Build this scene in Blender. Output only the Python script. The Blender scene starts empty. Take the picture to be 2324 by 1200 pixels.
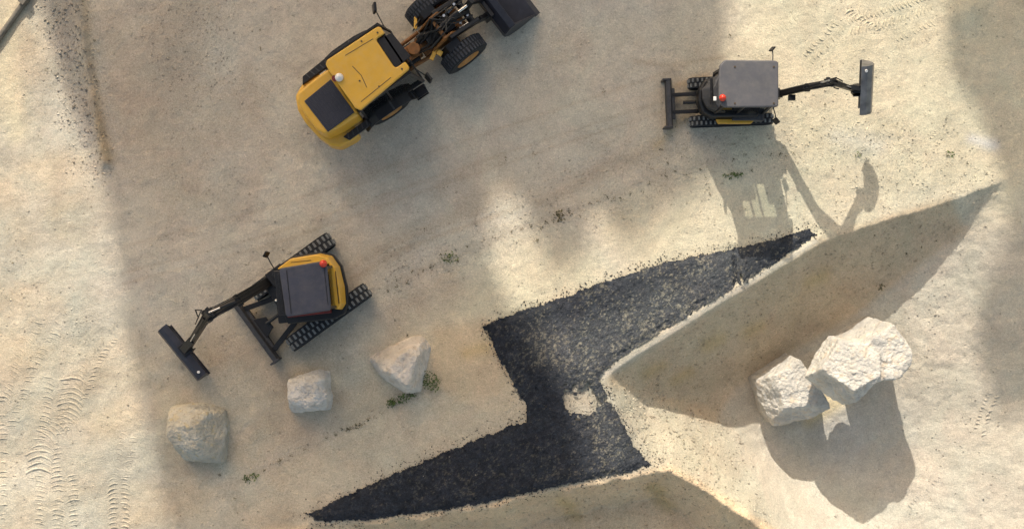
import bpy, math, random
import numpy as np
from mathutils import Matrix, Vector, noise
random.seed(7)
RNG = np.random.default_rng(11)
SC = bpy.context.scene
COL = SC.collection
R = math.radians

# ------------------------------------------------------------------ camera, sky, sun, exposure
H = 28.0            # drone height above the plateau (m)
PXM = 88.0          # photo pixels per metre on the plateau
cam_d = bpy.data.cameras.new('drone_camera')
cam = bpy.data.objects.new('drone_camera', cam_d)
COL.objects.link(cam)
cam.location = (0, 0, H)
cam_d.sensor_width = 36
cam_d.lens = 18 * H / (1162 / PXM)
cam_d.clip_end = 2000
SC.camera = cam

SUN_EL, SUN_AZ = R(31.5), R(-14.5)      # azimuth clockwise from +Y
S = Vector((math.sin(SUN_AZ) * math.cos(SUN_EL), math.cos(SUN_AZ) * math.cos(SUN_EL), math.sin(SUN_EL)))
w = bpy.data.worlds.new('World'); SC.world = w; w.use_nodes = True
nt = w.node_tree; bg = nt.nodes['Background']
sky = nt.nodes.new('ShaderNodeTexSky'); sky.sky_type = 'NISHITA'; sky.sun_disc = False
sky.sun_elevation = SUN_EL; sky.sun_rotation = SUN_AZ; sky.air_density = 1.0; sky.dust_density = 3.0; sky.ozone_density = 0.6
warm = nt.nodes.new('ShaderNodeVectorMath'); warm.operation = 'MULTIPLY'; warm.inputs[1].default_value = (1.13, 1.0, 0.80)   # warm white balance of the hazy sky
nt.links.new(sky.outputs[0], warm.inputs[0]); nt.links.new(warm.outputs[0], bg.inputs[0]); bg.inputs[1].default_value = 0.15
sun_d = bpy.data.lights.new('sun', 'SUN'); sun = bpy.data.objects.new('sun', sun_d); COL.objects.link(sun)
sun_d.energy = 2.85; sun_d.angle = R(0.53); sun_d.color = (1.0, 0.95, 0.86)
sun.rotation_euler = S.to_track_quat('Z', 'Y').to_euler()
SC.view_settings.view_transform = 'Standard'; SC.view_settings.look = 'None'
SC.view_settings.exposure = 0.65; SC.view_settings.gamma = 1.0

def P(px, py, h=0.0):
    f = (H - h) / H / PXM
    return Vector(((px - 1162) * f, (600 - py) * f, h))

# ------------------------------------------------------------------ materials
def mat(name, col, rough=0.6, metal=0.0, var=0.12, scale=6.0, dust=0.0, dustcol=(0.36, 0.31, 0.24), bump=0.0, bscale=60.0, coat=0.0):
    m = bpy.data.materials.new(name); m.use_nodes = True
    n = m.node_tree.nodes; l = m.node_tree.links; b = n['Principled BSDF']
    tc = n.new('ShaderNodeTexCoord')
    nz = n.new('ShaderNodeTexNoise'); nz.inputs['Scale'].default_value = scale; nz.inputs['Detail'].default_value = 6
    l.new(tc.outputs['Object'], nz.inputs['Vector'])
    mr = n.new('ShaderNodeMapRange'); mr.inputs[1].default_value = 0.3; mr.inputs[2].default_value = 0.7
    mr.inputs[3].default_value = 1 - var; mr.inputs[4].default_value = 1 + var
    l.new(nz.outputs[0], mr.inputs[0])
    mx = n.new('ShaderNodeVectorMath'); mx.operation = 'SCALE'; mx.inputs[0].default_value = col
    l.new(mr.outputs[0], mx.inputs['Scale'])
    out = mx.outputs[0]
    if dust > 0:
        n2 = n.new('ShaderNodeTexNoise'); n2.inputs['Scale'].default_value = scale * 2.3; n2.inputs['Detail'].default_value = 8
        n2.inputs['Roughness'].default_value = 0.7
        l.new(tc.outputs['Object'], n2.inputs['Vector'])
        m2 = n.new('ShaderNodeMapRange'); m2.inputs[1].default_value = 0.42; m2.inputs[2].default_value = 0.75
        m2.inputs[3].default_value = 0.0; m2.inputs[4].default_value = dust
        l.new(n2.outputs[0], m2.inputs[0])
        mm = n.new('ShaderNodeMix'); mm.data_type = 'RGBA'
        l.new(m2.outputs[0], mm.inputs['Factor']); l.new(out, mm.inputs['A']); mm.inputs['B'].default_value = (*dustcol, 1)
        out = mm.outputs['Result']
    l.new(out, b.inputs['Base Color'])
    b.inputs['Roughness'].default_value = rough; b.inputs['Metallic'].default_value = metal
    if coat: b.inputs['Coat Weight'].default_value = coat
    if bump > 0:
        n3 = n.new('ShaderNodeTexNoise'); n3.inputs['Scale'].default_value = bscale; n3.inputs['Detail'].default_value = 8
        l.new(tc.outputs['Object'], n3.inputs['Vector'])
        bp = n.new('ShaderNodeBump'); bp.inputs['Strength'].default_value = 1; bp.inputs['Distance'].default_value = bump
        l.new(n3.outputs[0], bp.inputs['Height']); l.new(bp.outputs[0], b.inputs['Normal'])
    return m

M = {
 'yellow': mat('yellow_paint', (0.68, 0.37, 0.03), 0.42, 0, 0.06, 3, 0.16, (0.5, 0.42, 0.3), coat=0.2),
 'yellow_dark': mat('dark_yellow_paint', (0.22, 0.09, 0.02), 0.6, 0, 0.35, 7, 0.25, (0.16, 0.11, 0.07)),  # darker, browner version of the yellow with dusty mottling
 'orange_rim': mat('orange_yellow_rim_paint', (0.42, 0.19, 0.04), 0.5, 0, 0.2, 6, 0.35),
 'black': mat('black_painted_steel', (0.010, 0.010, 0.012), 0.4, 0.2, 0.3, 8, 0.05, (0.13, 0.11, 0.09)),
 'charcoal': mat('charcoal_painted_steel', (0.035, 0.036, 0.042), 0.5, 0.1, 0.2, 6, 0.10),
 'bluegrey': mat('blue_grey_worn_steel', (0.03, 0.032, 0.045), 0.42, 0.3, 0.3, 3, 0.12, (0.12, 0.12, 0.14)),
 'roof_grey': mat('warm_grey_roof_paint', (0.092, 0.090, 0.098), 0.55, 0, 0.08, 2, 0.16),
 'roof_slate': mat('slate_blue_roof_paint', (0.043, 0.046, 0.068), 0.55, 0, 0.10, 2, 0.10),
 'grille': mat('dark_slate_engine_grille', (0.022, 0.025, 0.042), 0.5, 0.1, 0.12, 4, 0.05),
 'glass': mat('dark_tinted_cab_glass', (0.012, 0.016, 0.014), 0.08, 0, 0.2, 2),
 'rubber': mat('black_rubber', (0.011, 0.013, 0.017), 0.75, 0, 0.3, 12, 0.07, (0.11, 0.11, 0.11)),
 'lug': mat('dusty_worn_rubber_lug', (0.14, 0.15, 0.155), 0.7, 0, 0.35, 14, 0.3),
 'tread': mat('worn_grey_rubber_tread', (0.030, 0.034, 0.044), 0.7, 0, 0.3, 10, 0.15, (0.16, 0.16, 0.17)),
 'chrome': mat('bright_cylinder_rod', (0.55, 0.55, 0.56), 0.25, 0.9, 0.1, 8),
 'steel': mat('scuffed_bucket_steel', (0.16, 0.155, 0.155), 0.38, 0.55, 0.35, 5, 0.25, (0.3, 0.28, 0.25)),
 'red': mat('red_beacon_plastic', (0.62, 0.045, 0.02), 0.25, 0, 0.1, 10),
 'darkred': mat('dark_red_plastic', (0.16, 0.015, 0.012), 0.4, 0, 0.1, 10),
 'white': mat('white_plastic', (0.75, 0.72, 0.68), 0.35, 0, 0.05, 10),
 'hose': mat('black_hydraulic_hose', (0.012, 0.012, 0.013), 0.5, 0, 0.2, 10),
 'bolt': mat('dull_bolt_head', (0.10, 0.07, 0.04), 0.5, 0.3, 0.2, 10),
 'seat': mat('dark_seat_vinyl', (0.03, 0.03, 0.032), 0.6, 0, 0.2, 10),
}

def attr_ground_mat(name, grain=0.20, bump=0.02, speck=0.4):
    """sandy soil: the soil colour map (soil colours with some painted light) times procedural grain, plus bump"""
    m = bpy.data.materials.new(name); m.use_nodes = True
    n = m.node_tree.nodes; l = m.node_tree.links; b = n['Principled BSDF']
    b.inputs['Roughness'].default_value = 0.95; b.inputs['Specular IOR Level'].default_value = 0.15
    at = n.new('ShaderNodeAttribute'); at.attribute_name = 'soil'
    tc = n.new('ShaderNodeTexCoord')
    def nz(s, d, r=0.6, dist=0.0):
        q = n.new('ShaderNodeTexNoise'); q.inputs['Scale'].default_value = s; q.inputs['Detail'].default_value = d
        q.inputs['Roughness'].default_value = r; q.inputs['Distortion'].default_value = dist
        l.new(tc.outputs['Object'], q.inputs['Vector']); return q.outputs[0]
    def mrange(s, a, b_, c, d):
        q = n.new('ShaderNodeMapRange'); q.inputs[1].default_value = a; q.inputs[2].default_value = b_
        q.inputs[3].default_value = c; q.inputs[4].default_value = d; l.new(s, q.inputs[0]); return q.outputs[0]
    def mul(a, b_):
        q = n.new('ShaderNodeMath'); q.operation = 'MULTIPLY'; l.new(a, q.inputs[0]); l.new(b_, q.inputs[1]); return q.outputs[0]
    f1 = mrange(nz(17, 6, 0.85), 0.3, 0.7, 1 - grain, 1 + grain)
    f2 = mrange(nz(1.1, 6, 0.62, 0.6), 0.3, 0.7, 0.90, 1.10)
    f3 = mrange(nz(42, 3, 0.7), 0.25, 0.75, 1 - grain * 1.4, 1 + grain * 1.4)
    vor = n.new('ShaderNodeTexVoronoi'); vor.inputs['Scale'].default_value = 9.0
    l.new(tc.outputs['Object'], vor.inputs['Vector'])
    spk = mrange(vor.outputs['Distance'], 0.05, 0.16, 1 - speck, 1.0)     # scattered darker grit
    msk = mrange(nz(2.3, 3), 0.5, 0.62, 0.0, 1.0)
    mx = n.new('ShaderNodeMix'); mx.data_type = 'FLOAT'; l.new(msk, mx.inputs['Factor']); mx.inputs[2].default_value = 1.0; l.new(spk, mx.inputs[3])
    f = mul(mul(f1, f2), mul(f3, mx.outputs[0]))
    sc = n.new('ShaderNodeVectorMath'); sc.operation = 'SCALE'; l.new(at.outputs['Color'], sc.inputs[0]); l.new(f, sc.inputs['Scale'])
    # slight hue wander between pinkish and yellowish soil
    hue = n.new('ShaderNodeMix'); hue.data_type = 'RGBA'; l.new(mrange(nz(0.8, 5, 0.6, 1.0), 0.35, 0.65, 0, 1), hue.inputs['Factor'])
    hue.inputs['A'].default_value = (1.02, 0.985, 0.97, 1); hue.inputs['B'].default_value = (0.985, 1.01, 1.0, 1)
    mm = n.new('ShaderNodeVectorMath'); mm.operation = 'MULTIPLY'; l.new(sc.outputs[0], mm.inputs[0]); l.new(hue.outputs['Result'], mm.inputs[1])
    l.new(mm.outputs[0], b.inputs['Base Color'])
    bp = n.new('ShaderNodeBump'); bp.inputs['Strength'].default_value = 1.0; bp.inputs['Distance'].default_value = bump
    ad = n.new('ShaderNodeMath'); ad.operation = 'ADD'; l.new(nz(26, 5, 0.75), ad.inputs[0]); l.new(nz(7, 3, 0.6), ad.inputs[1])
    l.new(ad.outputs[0], bp.inputs['Height']); l.new(bp.outputs[0], b.inputs['Normal'])
    return m
M['ground'] = attr_ground_mat('sandy_soil')
M['millings'] = attr_ground_mat('black_asphalt_millings', grain=0.45, bump=0.035, speck=0.0)

# ------------------------------------------------------------------ mesh helpers
def tag(o, label=None, cat=None, group=None, kind=None):
    if label: o['label'] = label
    if cat: o['category'] = cat
    if group: o['group'] = group
    if kind: o['kind'] = kind
    return o

def empty(name, loc, rz=0.0):
    o = bpy.data.objects.new(name, None); COL.objects.link(o)
    o.location = loc; o.rotation_euler = (0, 0, rz); o.empty_display_size = 0.3
    return o

SPLIT = {'front_mudguard','roof_bolt','hydraulic_hose','hinge_plate','blade_arm','sprocket','bracket','steering_cylinder','hydraulic_fitting','cylinder_rod','rear_vent','roof_seam','cover_seam','grille_slat','fender_rib','work_lamp'}
class MB:
    def __init__(s, mx=None): s.v = []; s.f = []; s.mi = []; s.M = mx or Matrix(); s.cur = 0
    def add(s, vs, fs):
        k = len(s.v); s.v += [s.M @ Vector(p) for p in vs]; s.f += [tuple(i + k for i in f) for f in fs]; s.mi += [s.cur] * len(fs)
        return s
    def box(s, c, d, rz=0, rx=0, ry=0):
        m = Matrix.Translation(c) @ Matrix.Rotation(rz, 4, 'Z') @ Matrix.Rotation(ry, 4, 'Y') @ Matrix.Rotation(rx, 4, 'X')
        x, y, z = d[0] / 2, d[1] / 2, d[2] / 2
        vs = [m @ Vector(p) for p in [(-x,-y,-z),(x,-y,-z),(x,y,-z),(-x,y,-z),(-x,-y,z),(x,-y,z),(x,y,z),(-x,y,z)]]
        return s.add(vs, [(0,3,2,1),(4,5,6,7),(0,1,5,4),(1,2,6,5),(2,3,7,6),(3,0,4,7)])
    def prism(s, poly, z0, z1, top=None):
        n = len(poly); top = top or poly
        if sum(poly[i][0]*poly[(i+1)%n][1]-poly[(i+1)%n][0]*poly[i][1] for i in range(n)) < 0:
            poly = poly[::-1]; top = top[::-1]
        vs = [(x, y, z0) for x, y in poly] + [(x, y, z1) for x, y in top]
        return s.add(vs, [tuple(range(n))[::-1], tuple(range(n, 2*n))] + [(i, (i+1)%n, (i+1)%n+n, i+n) for i in range(n)])
    def xprism(s, prof, y0, y1):
        """profile in x,z extruded along y"""
        n = len(prof)
        if sum(prof[i][0]*prof[(i+1)%n][1]-prof[(i+1)%n][0]*prof[i][1] for i in range(n)) < 0: prof = prof[::-1]
        vs = [(x, y0, z) for x, z in prof] + [(x, y1, z) for x, z in prof]
        return s.add(vs, [tuple(range(n)), tuple(range(n, 2*n))[::-1]] + [(i, i+n, (i+1)%n+n, (i+1)%n) for i in range(n)])
    def tube(s, pts, r, seg=8, caps=True):
        pts = [Vector(p) for p in pts]; rs = r if isinstance(r, (list, tuple)) else [r] * len(pts)
        vs = []; fs = []; up = None
        for i, p in enumerate(pts):
            d = (pts[min(i+1, len(pts)-1)] - pts[max(i-1, 0)]).normalized()
            if up is None: up = d.orthogonal().normalized()
            a = (up - d * up.dot(d)).normalized(); b = d.cross(a); up = a
            for k in range(seg):
                t = 2 * math.pi * k / seg; vs.append(p + (a * math.cos(t) + b * math.sin(t)) * rs[i])
        for i in range(len(pts) - 1):
            for k in range(seg):
                a0 = i*seg+k; a1 = i*seg+(k+1)%seg; fs.append((a0, a1, a1+seg, a0+seg))
        if caps: fs += [tuple(range(seg))[::-1], tuple(range((len(pts)-1)*seg, len(pts)*seg))]
        return s.add(vs, fs)
    def beam(s, p0, p1, wd, h0, h1=None, up=(0,0,1)):
        """tapered box between two points: width wd sideways, height h0 -> h1"""
        h1 = h1 or h0; p0 = Vector(p0); p1 = Vector(p1); d = (p1-p0).normalized(); sd = d.cross(Vector(up)).normalized(); u = sd.cross(d)
        vs = []
        for p, h in ((p0, h0), (p1, h1)):
            for a, b in ((-1,-1),(1,-1),(1,1),(-1,1)): vs.append(p + sd*a*wd/2 + u*b*h/2)
        return s.add(vs, [(0,3,2,1),(4,5,6,7),(0,1,5,4),(1,2,6,5),(2,3,7,6),(3,0,4,7)])
    def ball(s, c, r, sz=1.0, seg=12, rings=8, half=False):
        c = Vector(c); vs = []; fs = []
        for i in range(rings+1):
            t = math.pi * i / rings * (0.5 if half else 1)
            for k in range(seg):
                a = 2*math.pi*k/seg; vs.append(c + Vector((r*math.sin(t)*math.cos(a), r*math.sin(t)*math.sin(a), r*sz*math.cos(t))))
        for i in range(rings):
            for k in range(seg):
                a0 = i*seg+k; a1 = i*seg+(k+1)%seg; fs.append((a0, a0+seg, a1+seg, a1))
        return s.add(vs, fs)
    def build(s, name, mats, parent=None, bevel=0.0, smooth=False, seg=2, split=None):
        if split is None: split = name in SPLIT
        if split:
            par = list(range(len(s.v)))
            def find(a):
                while par[a] != a: par[a] = par[par[a]]; a = par[a]
                return a
            for f in s.f:
                r0 = find(f[0])
                for i in f[1:]: par[find(i)] = r0
            groups = {}
            for k, f in enumerate(s.f): groups.setdefault(find(f[0]), []).append(k)
            if len(groups) > 1:
                out = None
                for g in groups.values():
                    q = MB(); used = sorted({i for k in g for i in s.f[k]}); rm = {a: b for b, a in enumerate(used)}
                    q.v = [s.v[i] for i in used]; q.f = [tuple(rm[i] for i in s.f[k]) for k in g]; q.mi = [s.mi[k] for k in g]
                    out = q.build(name, mats, parent, bevel, smooth, seg, split=False)
                return out
        mats = mats if isinstance(mats, list) else [mats]
        vs = s.v
        if parent is not None:
            q = parent
            mw = Matrix()
            while q is not None:
                mw = (Matrix.Translation(q.location) @ q.rotation_euler.to_matrix().to_4x4()) @ mw; q = q.parent
            inv = mw.inverted(); vs = [inv @ v for v in s.v]
        me = bpy.data.meshes.new(name); me.from_pydata([tuple(v) for v in vs], [], s.f)
        for m in mats: me.materials.append(m if not isinstance(m, str) else M[m])
        me.polygons.foreach_set('material_index', s.mi)
        if smooth: me.polygons.foreach_set('use_smooth', [True] * len(s.f))
        me.update()
        o = bpy.data.objects.new(name, me); COL.objects.link(o); o.parent = parent
        if bevel > 0:
            b = o.modifiers.new('bevel', 'BEVEL'); b.width = bevel; b.segments = seg; b.limit_method = 'ANGLE'; b.angle_limit = R(35)
        return o

def interp_path(pts, step):
    out = []
    for i in range(len(pts)-1):
        a = Vector(pts[i]); b = Vector(pts[i+1]); n = max(1, int((b-a).length/step))
        out += [a.lerp(b, k/n) for k in range(n)]
    out.append(Vector(pts[-1])); return out

def lathe_y(mb, c, prof, seg=28):
    """revolve profile (y offset, radius) about a sideways axle through c"""
    c = Vector(c); vs = []; fs = []; n = len(prof)
    for k in range(seg):
        a = 2*math.pi*k/seg
        for y, r in prof: vs.append(c + Vector((r*math.cos(a), y, r*math.sin(a))))
    for k in range(seg):
        k2 = (k+1) % seg
        for i in range(n-1): fs.append((k*n+i, k*n+i+1, k2*n+i+1, k2*n+i))
    mb.add(vs, fs); return mb

# ------------------------------------------------------------------ numpy noise
def vnoise(x, y, scale, seed):
    g = np.random.default_rng(seed).random((256, 256))
    u = x / scale; v = y / scale; i = np.floor(u).astype(int); j = np.floor(v).astype(int); fu = u - i; fv = v - j
    fu = fu*fu*(3-2*fu); fv = fv*fv*(3-2*fv); i &= 255; j &= 255; i2 = (i+1) & 255; j2 = (j+1) & 255
    return (g[i,j]*(1-fu)+g[i2,j]*fu)*(1-fv)+(g[i,j2]*(1-fu)+g[i2,j2]*fu)*fv - 0.5
def fbm(x, y, scale, seed, oct=4, gain=0.55):
    s = 0; a = 1.0
    for o in range(oct): s = s + a*vnoise(x+o*17.3, y-o*9.1, scale/2**o, seed+o); a *= gain
    return s
def sstep(a, b, x):
    t = np.clip((x-a)/(b-a), 0, 1); return t*t*(3-2*t)
def poly_sd(x, y, poly):
    """signed distance to polygon, positive inside (metres); poly in metres"""
    d = np.full(x.shape, 1e9); inside = np.zeros(x.shape, bool); n = len(poly)
    for k in range(n):
        x0, y0 = poly[k]; x1, y1 = poly[(k+1)%n]; ex, ey = x1-x0, y1-y0
        t = np.clip(((x-x0)*ex+(y-y0)*ey)/(ex*ex+ey*ey+1e-12), 0, 1)
        d = np.minimum(d, np.hypot(x-x0-t*ex, y-y0-t*ey))
        c = ((y0 > y) != (y1 > y)) & (x < (x1-x0)*(y-y0)/((y1-y0) if y1 != y0 else 1e-12)+x0); inside ^= c
    return np.where(inside, d, -d)
def line_d(x, y, pts):
    d = np.full(x.shape, 1e9)
    for k in range(len(pts)-1):
        x0, y0 = pts[k]; x1, y1 = pts[k+1]; ex, ey = x1-x0, y1-y0
        t = np.clip(((x-x0)*ex+(y-y0)*ey)/(ex*ex+ey*ey+1e-12), 0, 1)
        d = np.minimum(d, np.hypot(x-x0-t*ex, y-y0-t*ey))
    return d
def W(pts): return [((a-1162)/PXM, (600-b)/PXM) for a, b in pts]

# ------------------------------------------------------------------ terrain height (metres), plateau at 0
CREST = W([(1300,905),(1362,858),(1500,772),(1600,708),(1700,650),(1800,590),(1860,552),(1950,515),(2050,485),(2150,455),(2290,405),(2500,330)])
DEPTH = W([(1375,0),(1410,0),(1440,0),(1500,0),(1600,0),(1680,0),(1800,0),(2000,0),(2150,0),(2290,0)])
DVAL = [0.0, 0.45, 0.95, 1.55, 2.2, 2.4, 2.25, 1.65, 0.95, 0.0]
PIT2 = W([(600,1205),(700,1192),(850,1187),(1000,1168),(1150,1140),(1290,1108),(1430,1078),(1520,1064),(1560,1085),(1640,1135),(1740,1205),(1900,1320),(1900,1800),(500,1800)])
MOUNDS = [(2192, 25, 0.42, 0.16), (1050, 810, 0.9, 0.10), (1702, 1168, 0.30, 0.22), (2100, 418, 0.25, 0.03), (1640, 1150, 0.14, 0.05)]
def height(x, y, fine=True):
    cx = [p[0] for p in CREST]; cy = [p[1] for p in CREST]
    yc = np.interp(x, cx, cy) + 0.05*fbm(x, y*0+3.1, 1.3, 5, 3) + 0.05*fbm(x, y, 0.22, 6, 4, 0.8)*sstep(7.0, 9.0, x)
    v = yc - y
    vv = v*0.86 + 0.04*fbm(x, y, 0.8, 21, 4)
    xs = x - 0.25*np.clip(v, 0, 6)
    D = np.interp(xs, [p[0] for p in DEPTH], DVAL) * np.where((xs > DEPTH[0][0]) & (xs < DEPTH[-1][0]), 1, 0)
    D = D * (1 - 0.45*sstep(5.0, 12.0, v)) * (x < 20)
    sp2 = poly_sd(x, y, PIT2); D = D * sstep(-0.4, 1.9, -sp2)
    sl = np.clip(vv, 0, None)*0.95
    k = 8.0                                  # smooth minimum
    z1 = -np.log(1/(np.exp(-k*np.clip(sl,0,6)) + np.exp(-k*np.clip(D,0,6)) + 1e-9))/k
    z1 = -np.clip(-z1 - 0*D, 0, None); z1 = np.where(v > 0, np.minimum(z1, 0), 0) * (D > 0.02)
    z1 = z1 * sstep(0.02, 0.08, v)
    lip = 0.04*np.exp(-((v+0.16)/0.13)**2) * sstep(-1.0, 2.2, x - 1.8) * (1 - 0.85*sstep(7.6, 8.6, x))
    d2 = poly_sd(x, y, PIT2) + 0.16*fbm(x, y, 0.5, 33, 4)
    z2 = -np.minimum(np.clip(d2, 0, None)*1.5, 1.6)*sstep(-6.5, -2.0, x)
    z = np.minimum(z1, z2) + lip
    for px, py, r, hh in MOUNDS:
        mx, my = (px-1162)/PXM, (600-py)/PXM
        q = np.hypot(x-mx, y-my); z = z + hh*np.exp(-(q/r)**2)
    # small bank along the upper left
    bl = line_d(x, y, W([(170,-60),(185,60),(205,180),(228,300),(240,370)]))
    z = z + 0.10*np.exp(-(bl/0.13)**2)*(1+0.6*fbm(x, y, 0.3, 8, 2))
    if fine:
        near = np.exp(-(np.hypot(x, y)/60)**2)
        z = z + near*(0.07*fbm(x, y, 2.6, 50, 4, 0.45) + 0.016*fbm(x, y, 0.20, 60, 3))
        steep = (z1 < -0.1) | (z2 < -0.05)
        z = z + np.where(steep, 0.04*fbm(x, y, 0.35, 70, 4, 0.6), 0)
    return z
def hz(x, y): return float(height(np.array([x]), np.array([y]))[0])

# soil colour map: soil colours, with the sunlit gap between the boulders painted in
SAND = np.array([0.485, 0.43, 0.338])
def soil(x, y):
    c = np.ones(x.shape+(3,))*SAND
    n1 = fbm(x, y, 3.2, 101, 5); c *= (1 + 0.22*n1)[..., None]
    # streaks dragged along the driving direction (up-right) like in the photo
    u = x*0.93 + y*0.36; v = -x*0.36 + y*0.93
    n2 = fbm(u*0.22, v, 0.55, 120, 4); c *= (1 + 0.17*n2)[..., None]
    n3 = fbm(x, y, 0.45, 170, 4, 0.7); c *= (1 + 0.10*n3)[..., None]
    c *= 1 + np.clip(fbm(u*0.5, v, 1.3, 180, 4), -.4, .4)[..., None]*np.array([0.12, -0.02, -0.16])
    warp = 0.35*fbm(x, y, 0.9, 140, 4)
    def blend(d, r, col, s):
        nonlocal c
        m = (s*np.exp(-(np.clip(d+warp*r, 0, None)/r)**2))[..., None]; c = c*(1-m) + np.array(col)*m
    def stroke(pts, r, col, s): blend(line_d(x, y, W(pts)), r, col, s)
    def area(pts, r, col, s): blend(np.clip(-poly_sd(x, y, W(pts)), 0, None), r, col, s)
    PALE = (0.56, 0.515, 0.43); CREAM = (0.68, 0.60, 0.43); BROWN = (0.58, 0.45, 0.30); OCH = (0.52, 0.385, 0.19); GREY = (0.55, 0.49, 0.415); PINK = (0.43, 0.35, 0.265)
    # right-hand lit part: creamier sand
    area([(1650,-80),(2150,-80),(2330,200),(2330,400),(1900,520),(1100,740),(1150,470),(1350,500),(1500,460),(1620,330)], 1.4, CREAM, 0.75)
    area([(1400,860),(1700,980),(1860,1180),(1760,1190),(1540,1070),(1490,1060)], 0.35, (0.50,0.445,0.335), 0.8)
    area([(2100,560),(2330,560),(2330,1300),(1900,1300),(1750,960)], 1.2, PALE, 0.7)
    # compacted greyer yard in the middle
    area([(250,-40),(1600,-60),(1560,330),(1150,480),(700,700),(330,720),(260,400)], 1.0, GREY, 0.6)
    stroke([(380,30),(330,300),(420,420)], 0.9, PINK, 0.55); stroke([(240,40),(300,300)], 0.6, PINK, 0.6)
    stroke([(600,520),(760,470),(900,560)], 0.5, PINK, 0.4); stroke([(1150,420),(900,560),(740,640)], 0.35, PINK, 0.55)
    stroke([(1500,330),(1380,380),(1230,460)], 0.3, PINK, 0.6); stroke([(1560,120),(1500,330)], 0.5, PINK, 0.35)
    stroke([(640,380),(660,470),(560,540)], 0.35, PALE, 0.6); stroke([(1100,240),(1300,220),(1420,160)], 0.4, PALE, 0.35)
    stroke([(300,560),(420,620),(330,720)], 0.5, PALE, 0.4); stroke([(760,470),(820,500)], 0.3, PALE, 0.5)
    stroke([(1290,500),(1400,600)], 0.5, GREY, 0.4)
    for a_, b_, r__, c_, k_ in (((880,330),(1120,250),.3,PALE,.5),((950,250),(1040,220),.25,PALE,.5),((480,400),(560,330),.3,PALE,.4),((640,90),(590,150),.25,PALE,.45),
        ((1000,420),(1130,360),.22,PINK,.5),((800,420),(900,380),.35,PINK,.35),((480,640),(560,700),.35,PINK,.3),((1230,150),(1330,90),.3,PINK,.35),((1420,60),(1440,180),.2,PALE,.5),
        ((840,540),(1010,470),.2,PALE,.45),((420,470),(500,560),.3,PALE,.4),((900,700),(1030,640),.25,PINK,.4),((560,150),(580,260),.3,PINK,.4),((1200,330),(1400,280),.2,PALE,.4),
        ((330,900),(360,1080),.25,PALE,.5),((700,1000),(560,1080),.2,GREY,.5),((180,100),(120,330),.3,PALE,.3),((60,420),(110,560),.4,PALE,.4),((690,560),(760,500),.15,PALE,.5)):
        stroke([a_, b_], r__, c_, k_)
    stroke([(430,880),(520,760),(620,860),(760,900)], 0.5, PINK, 0.45); stroke([(640,960),(700,1000)], 0.45, PINK, 0.8)
    stroke([(430,1060),(470,1070)], 0.3, PINK, 0.7)
    stroke([(1280,905),(1345,905)], 0.3, (0.45,0.385,0.29), 0.8)
    stroke([(430,-20),(400,120),(470,260)], 0.9, (0.40,0.345,0.275), 0.55); area([(1080,100),(1600,60),(1600,300),(1250,300)], 0.5, (0.575,0.51,0.405), 0.5)
    area([(640,360),(758,388),(764,460),(700,500),(560,570),(600,430)], 0.12, (0.60,0.545,0.455), 0.55)
    area([(785,360),(1100,330),(1080,420),(900,520),(790,520)], 0.3, (0.47,0.405,0.33), 0.25)
    area([(500,560),(640,520),(720,570),(640,640),(480,640)], 0.4, (0.56,0.505,0.415), 0.4)
    stroke([(1640,130),(1520,150),(1440,140)], 0.08, (0.47,0.39,0.29), 0.6); stroke([(1600,175),(1540,190)], 0.12, (0.5,0.36,0.22), 0.6)
    stroke([(1490,330),(1560,260)], 0.12, (0.5,0.38,0.22), 0.5)
    for off in (0, 26, 60, 84):
        stroke([(280,560+off),(620,470+off),(1020,330+off),(1560,150+off)], 0.05, PALE if off % 4 else PINK, 0.35)
        stroke([(700+off,760),(760+off,640),(900+off,560),(1150+off,470)], 0.05, PINK if off % 4 else PALE, 0.35)
    stroke([(880,650),(1010,590),(1190,515),(1330,465),(1500,395),(1650,360)], 0.14, (0.45,0.385,0.305), 0.5); stroke([(540,1090),(800,965),(1000,870)], 0.10, (0.43,0.37,0.29), 0.5)
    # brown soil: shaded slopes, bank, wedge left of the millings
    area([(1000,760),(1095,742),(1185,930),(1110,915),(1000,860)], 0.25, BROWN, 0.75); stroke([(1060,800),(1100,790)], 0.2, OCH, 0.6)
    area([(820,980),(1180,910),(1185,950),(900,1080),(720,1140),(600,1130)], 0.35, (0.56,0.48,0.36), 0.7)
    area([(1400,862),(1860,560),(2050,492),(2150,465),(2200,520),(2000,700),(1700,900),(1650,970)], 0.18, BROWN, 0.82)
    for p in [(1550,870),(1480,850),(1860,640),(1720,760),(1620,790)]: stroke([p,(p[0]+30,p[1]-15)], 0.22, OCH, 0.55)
    area([(600,1205),(850,1192),(1000,1172),(1290,1112),(1520,1068),(1640,1135),(1760,1215),(1760,1400),(600,1400)], 0.12, (0.70, 0.53, 0.345), 0.85)
    for p in [(1280,1150),(1490,1120),(1520,1165),(1300,1190)]: stroke([p,(p[0]+20,p[1]+14)], 0.2, OCH, 0.7)
    stroke([(178,-40),(192,60),(208,180),(232,300),(245,360)], 0.16, (0.40,0.30,0.18), 0.8)
    area([(100,-40),(172,-40),(215,330),(190,330)], 0.1, (0.45,0.40,0.34), 0.6)
    area([(95,-40),(172,-40),(200,120),(212,260),(170,250),(120,100)], 0.15, (0.37,0.32,0.26), 0.6)
    stroke([(30,-30),(20,150),(40,300)], 0.35, (0.62,0.53,0.37), 0.7)
    # lip of the drop, a paler line
    stroke([(1360,858),(1500,766),(1600,702),(1700,641),(1800,580),(1850,548)], 0.07, (0.66,0.59,0.475), 0.9)
    stroke([(2205,315),(2255,330)], 0.16, (0.66,0.63,0.60), 0.7); stroke([(1900,310),(1990,330)], 0.3, (0.62,0.57,0.5), 0.4)
    stroke([(1880,990),(1990,1000),(1950,1060)], 0.5, (0.52,0.49,0.44), 0.6)
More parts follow.
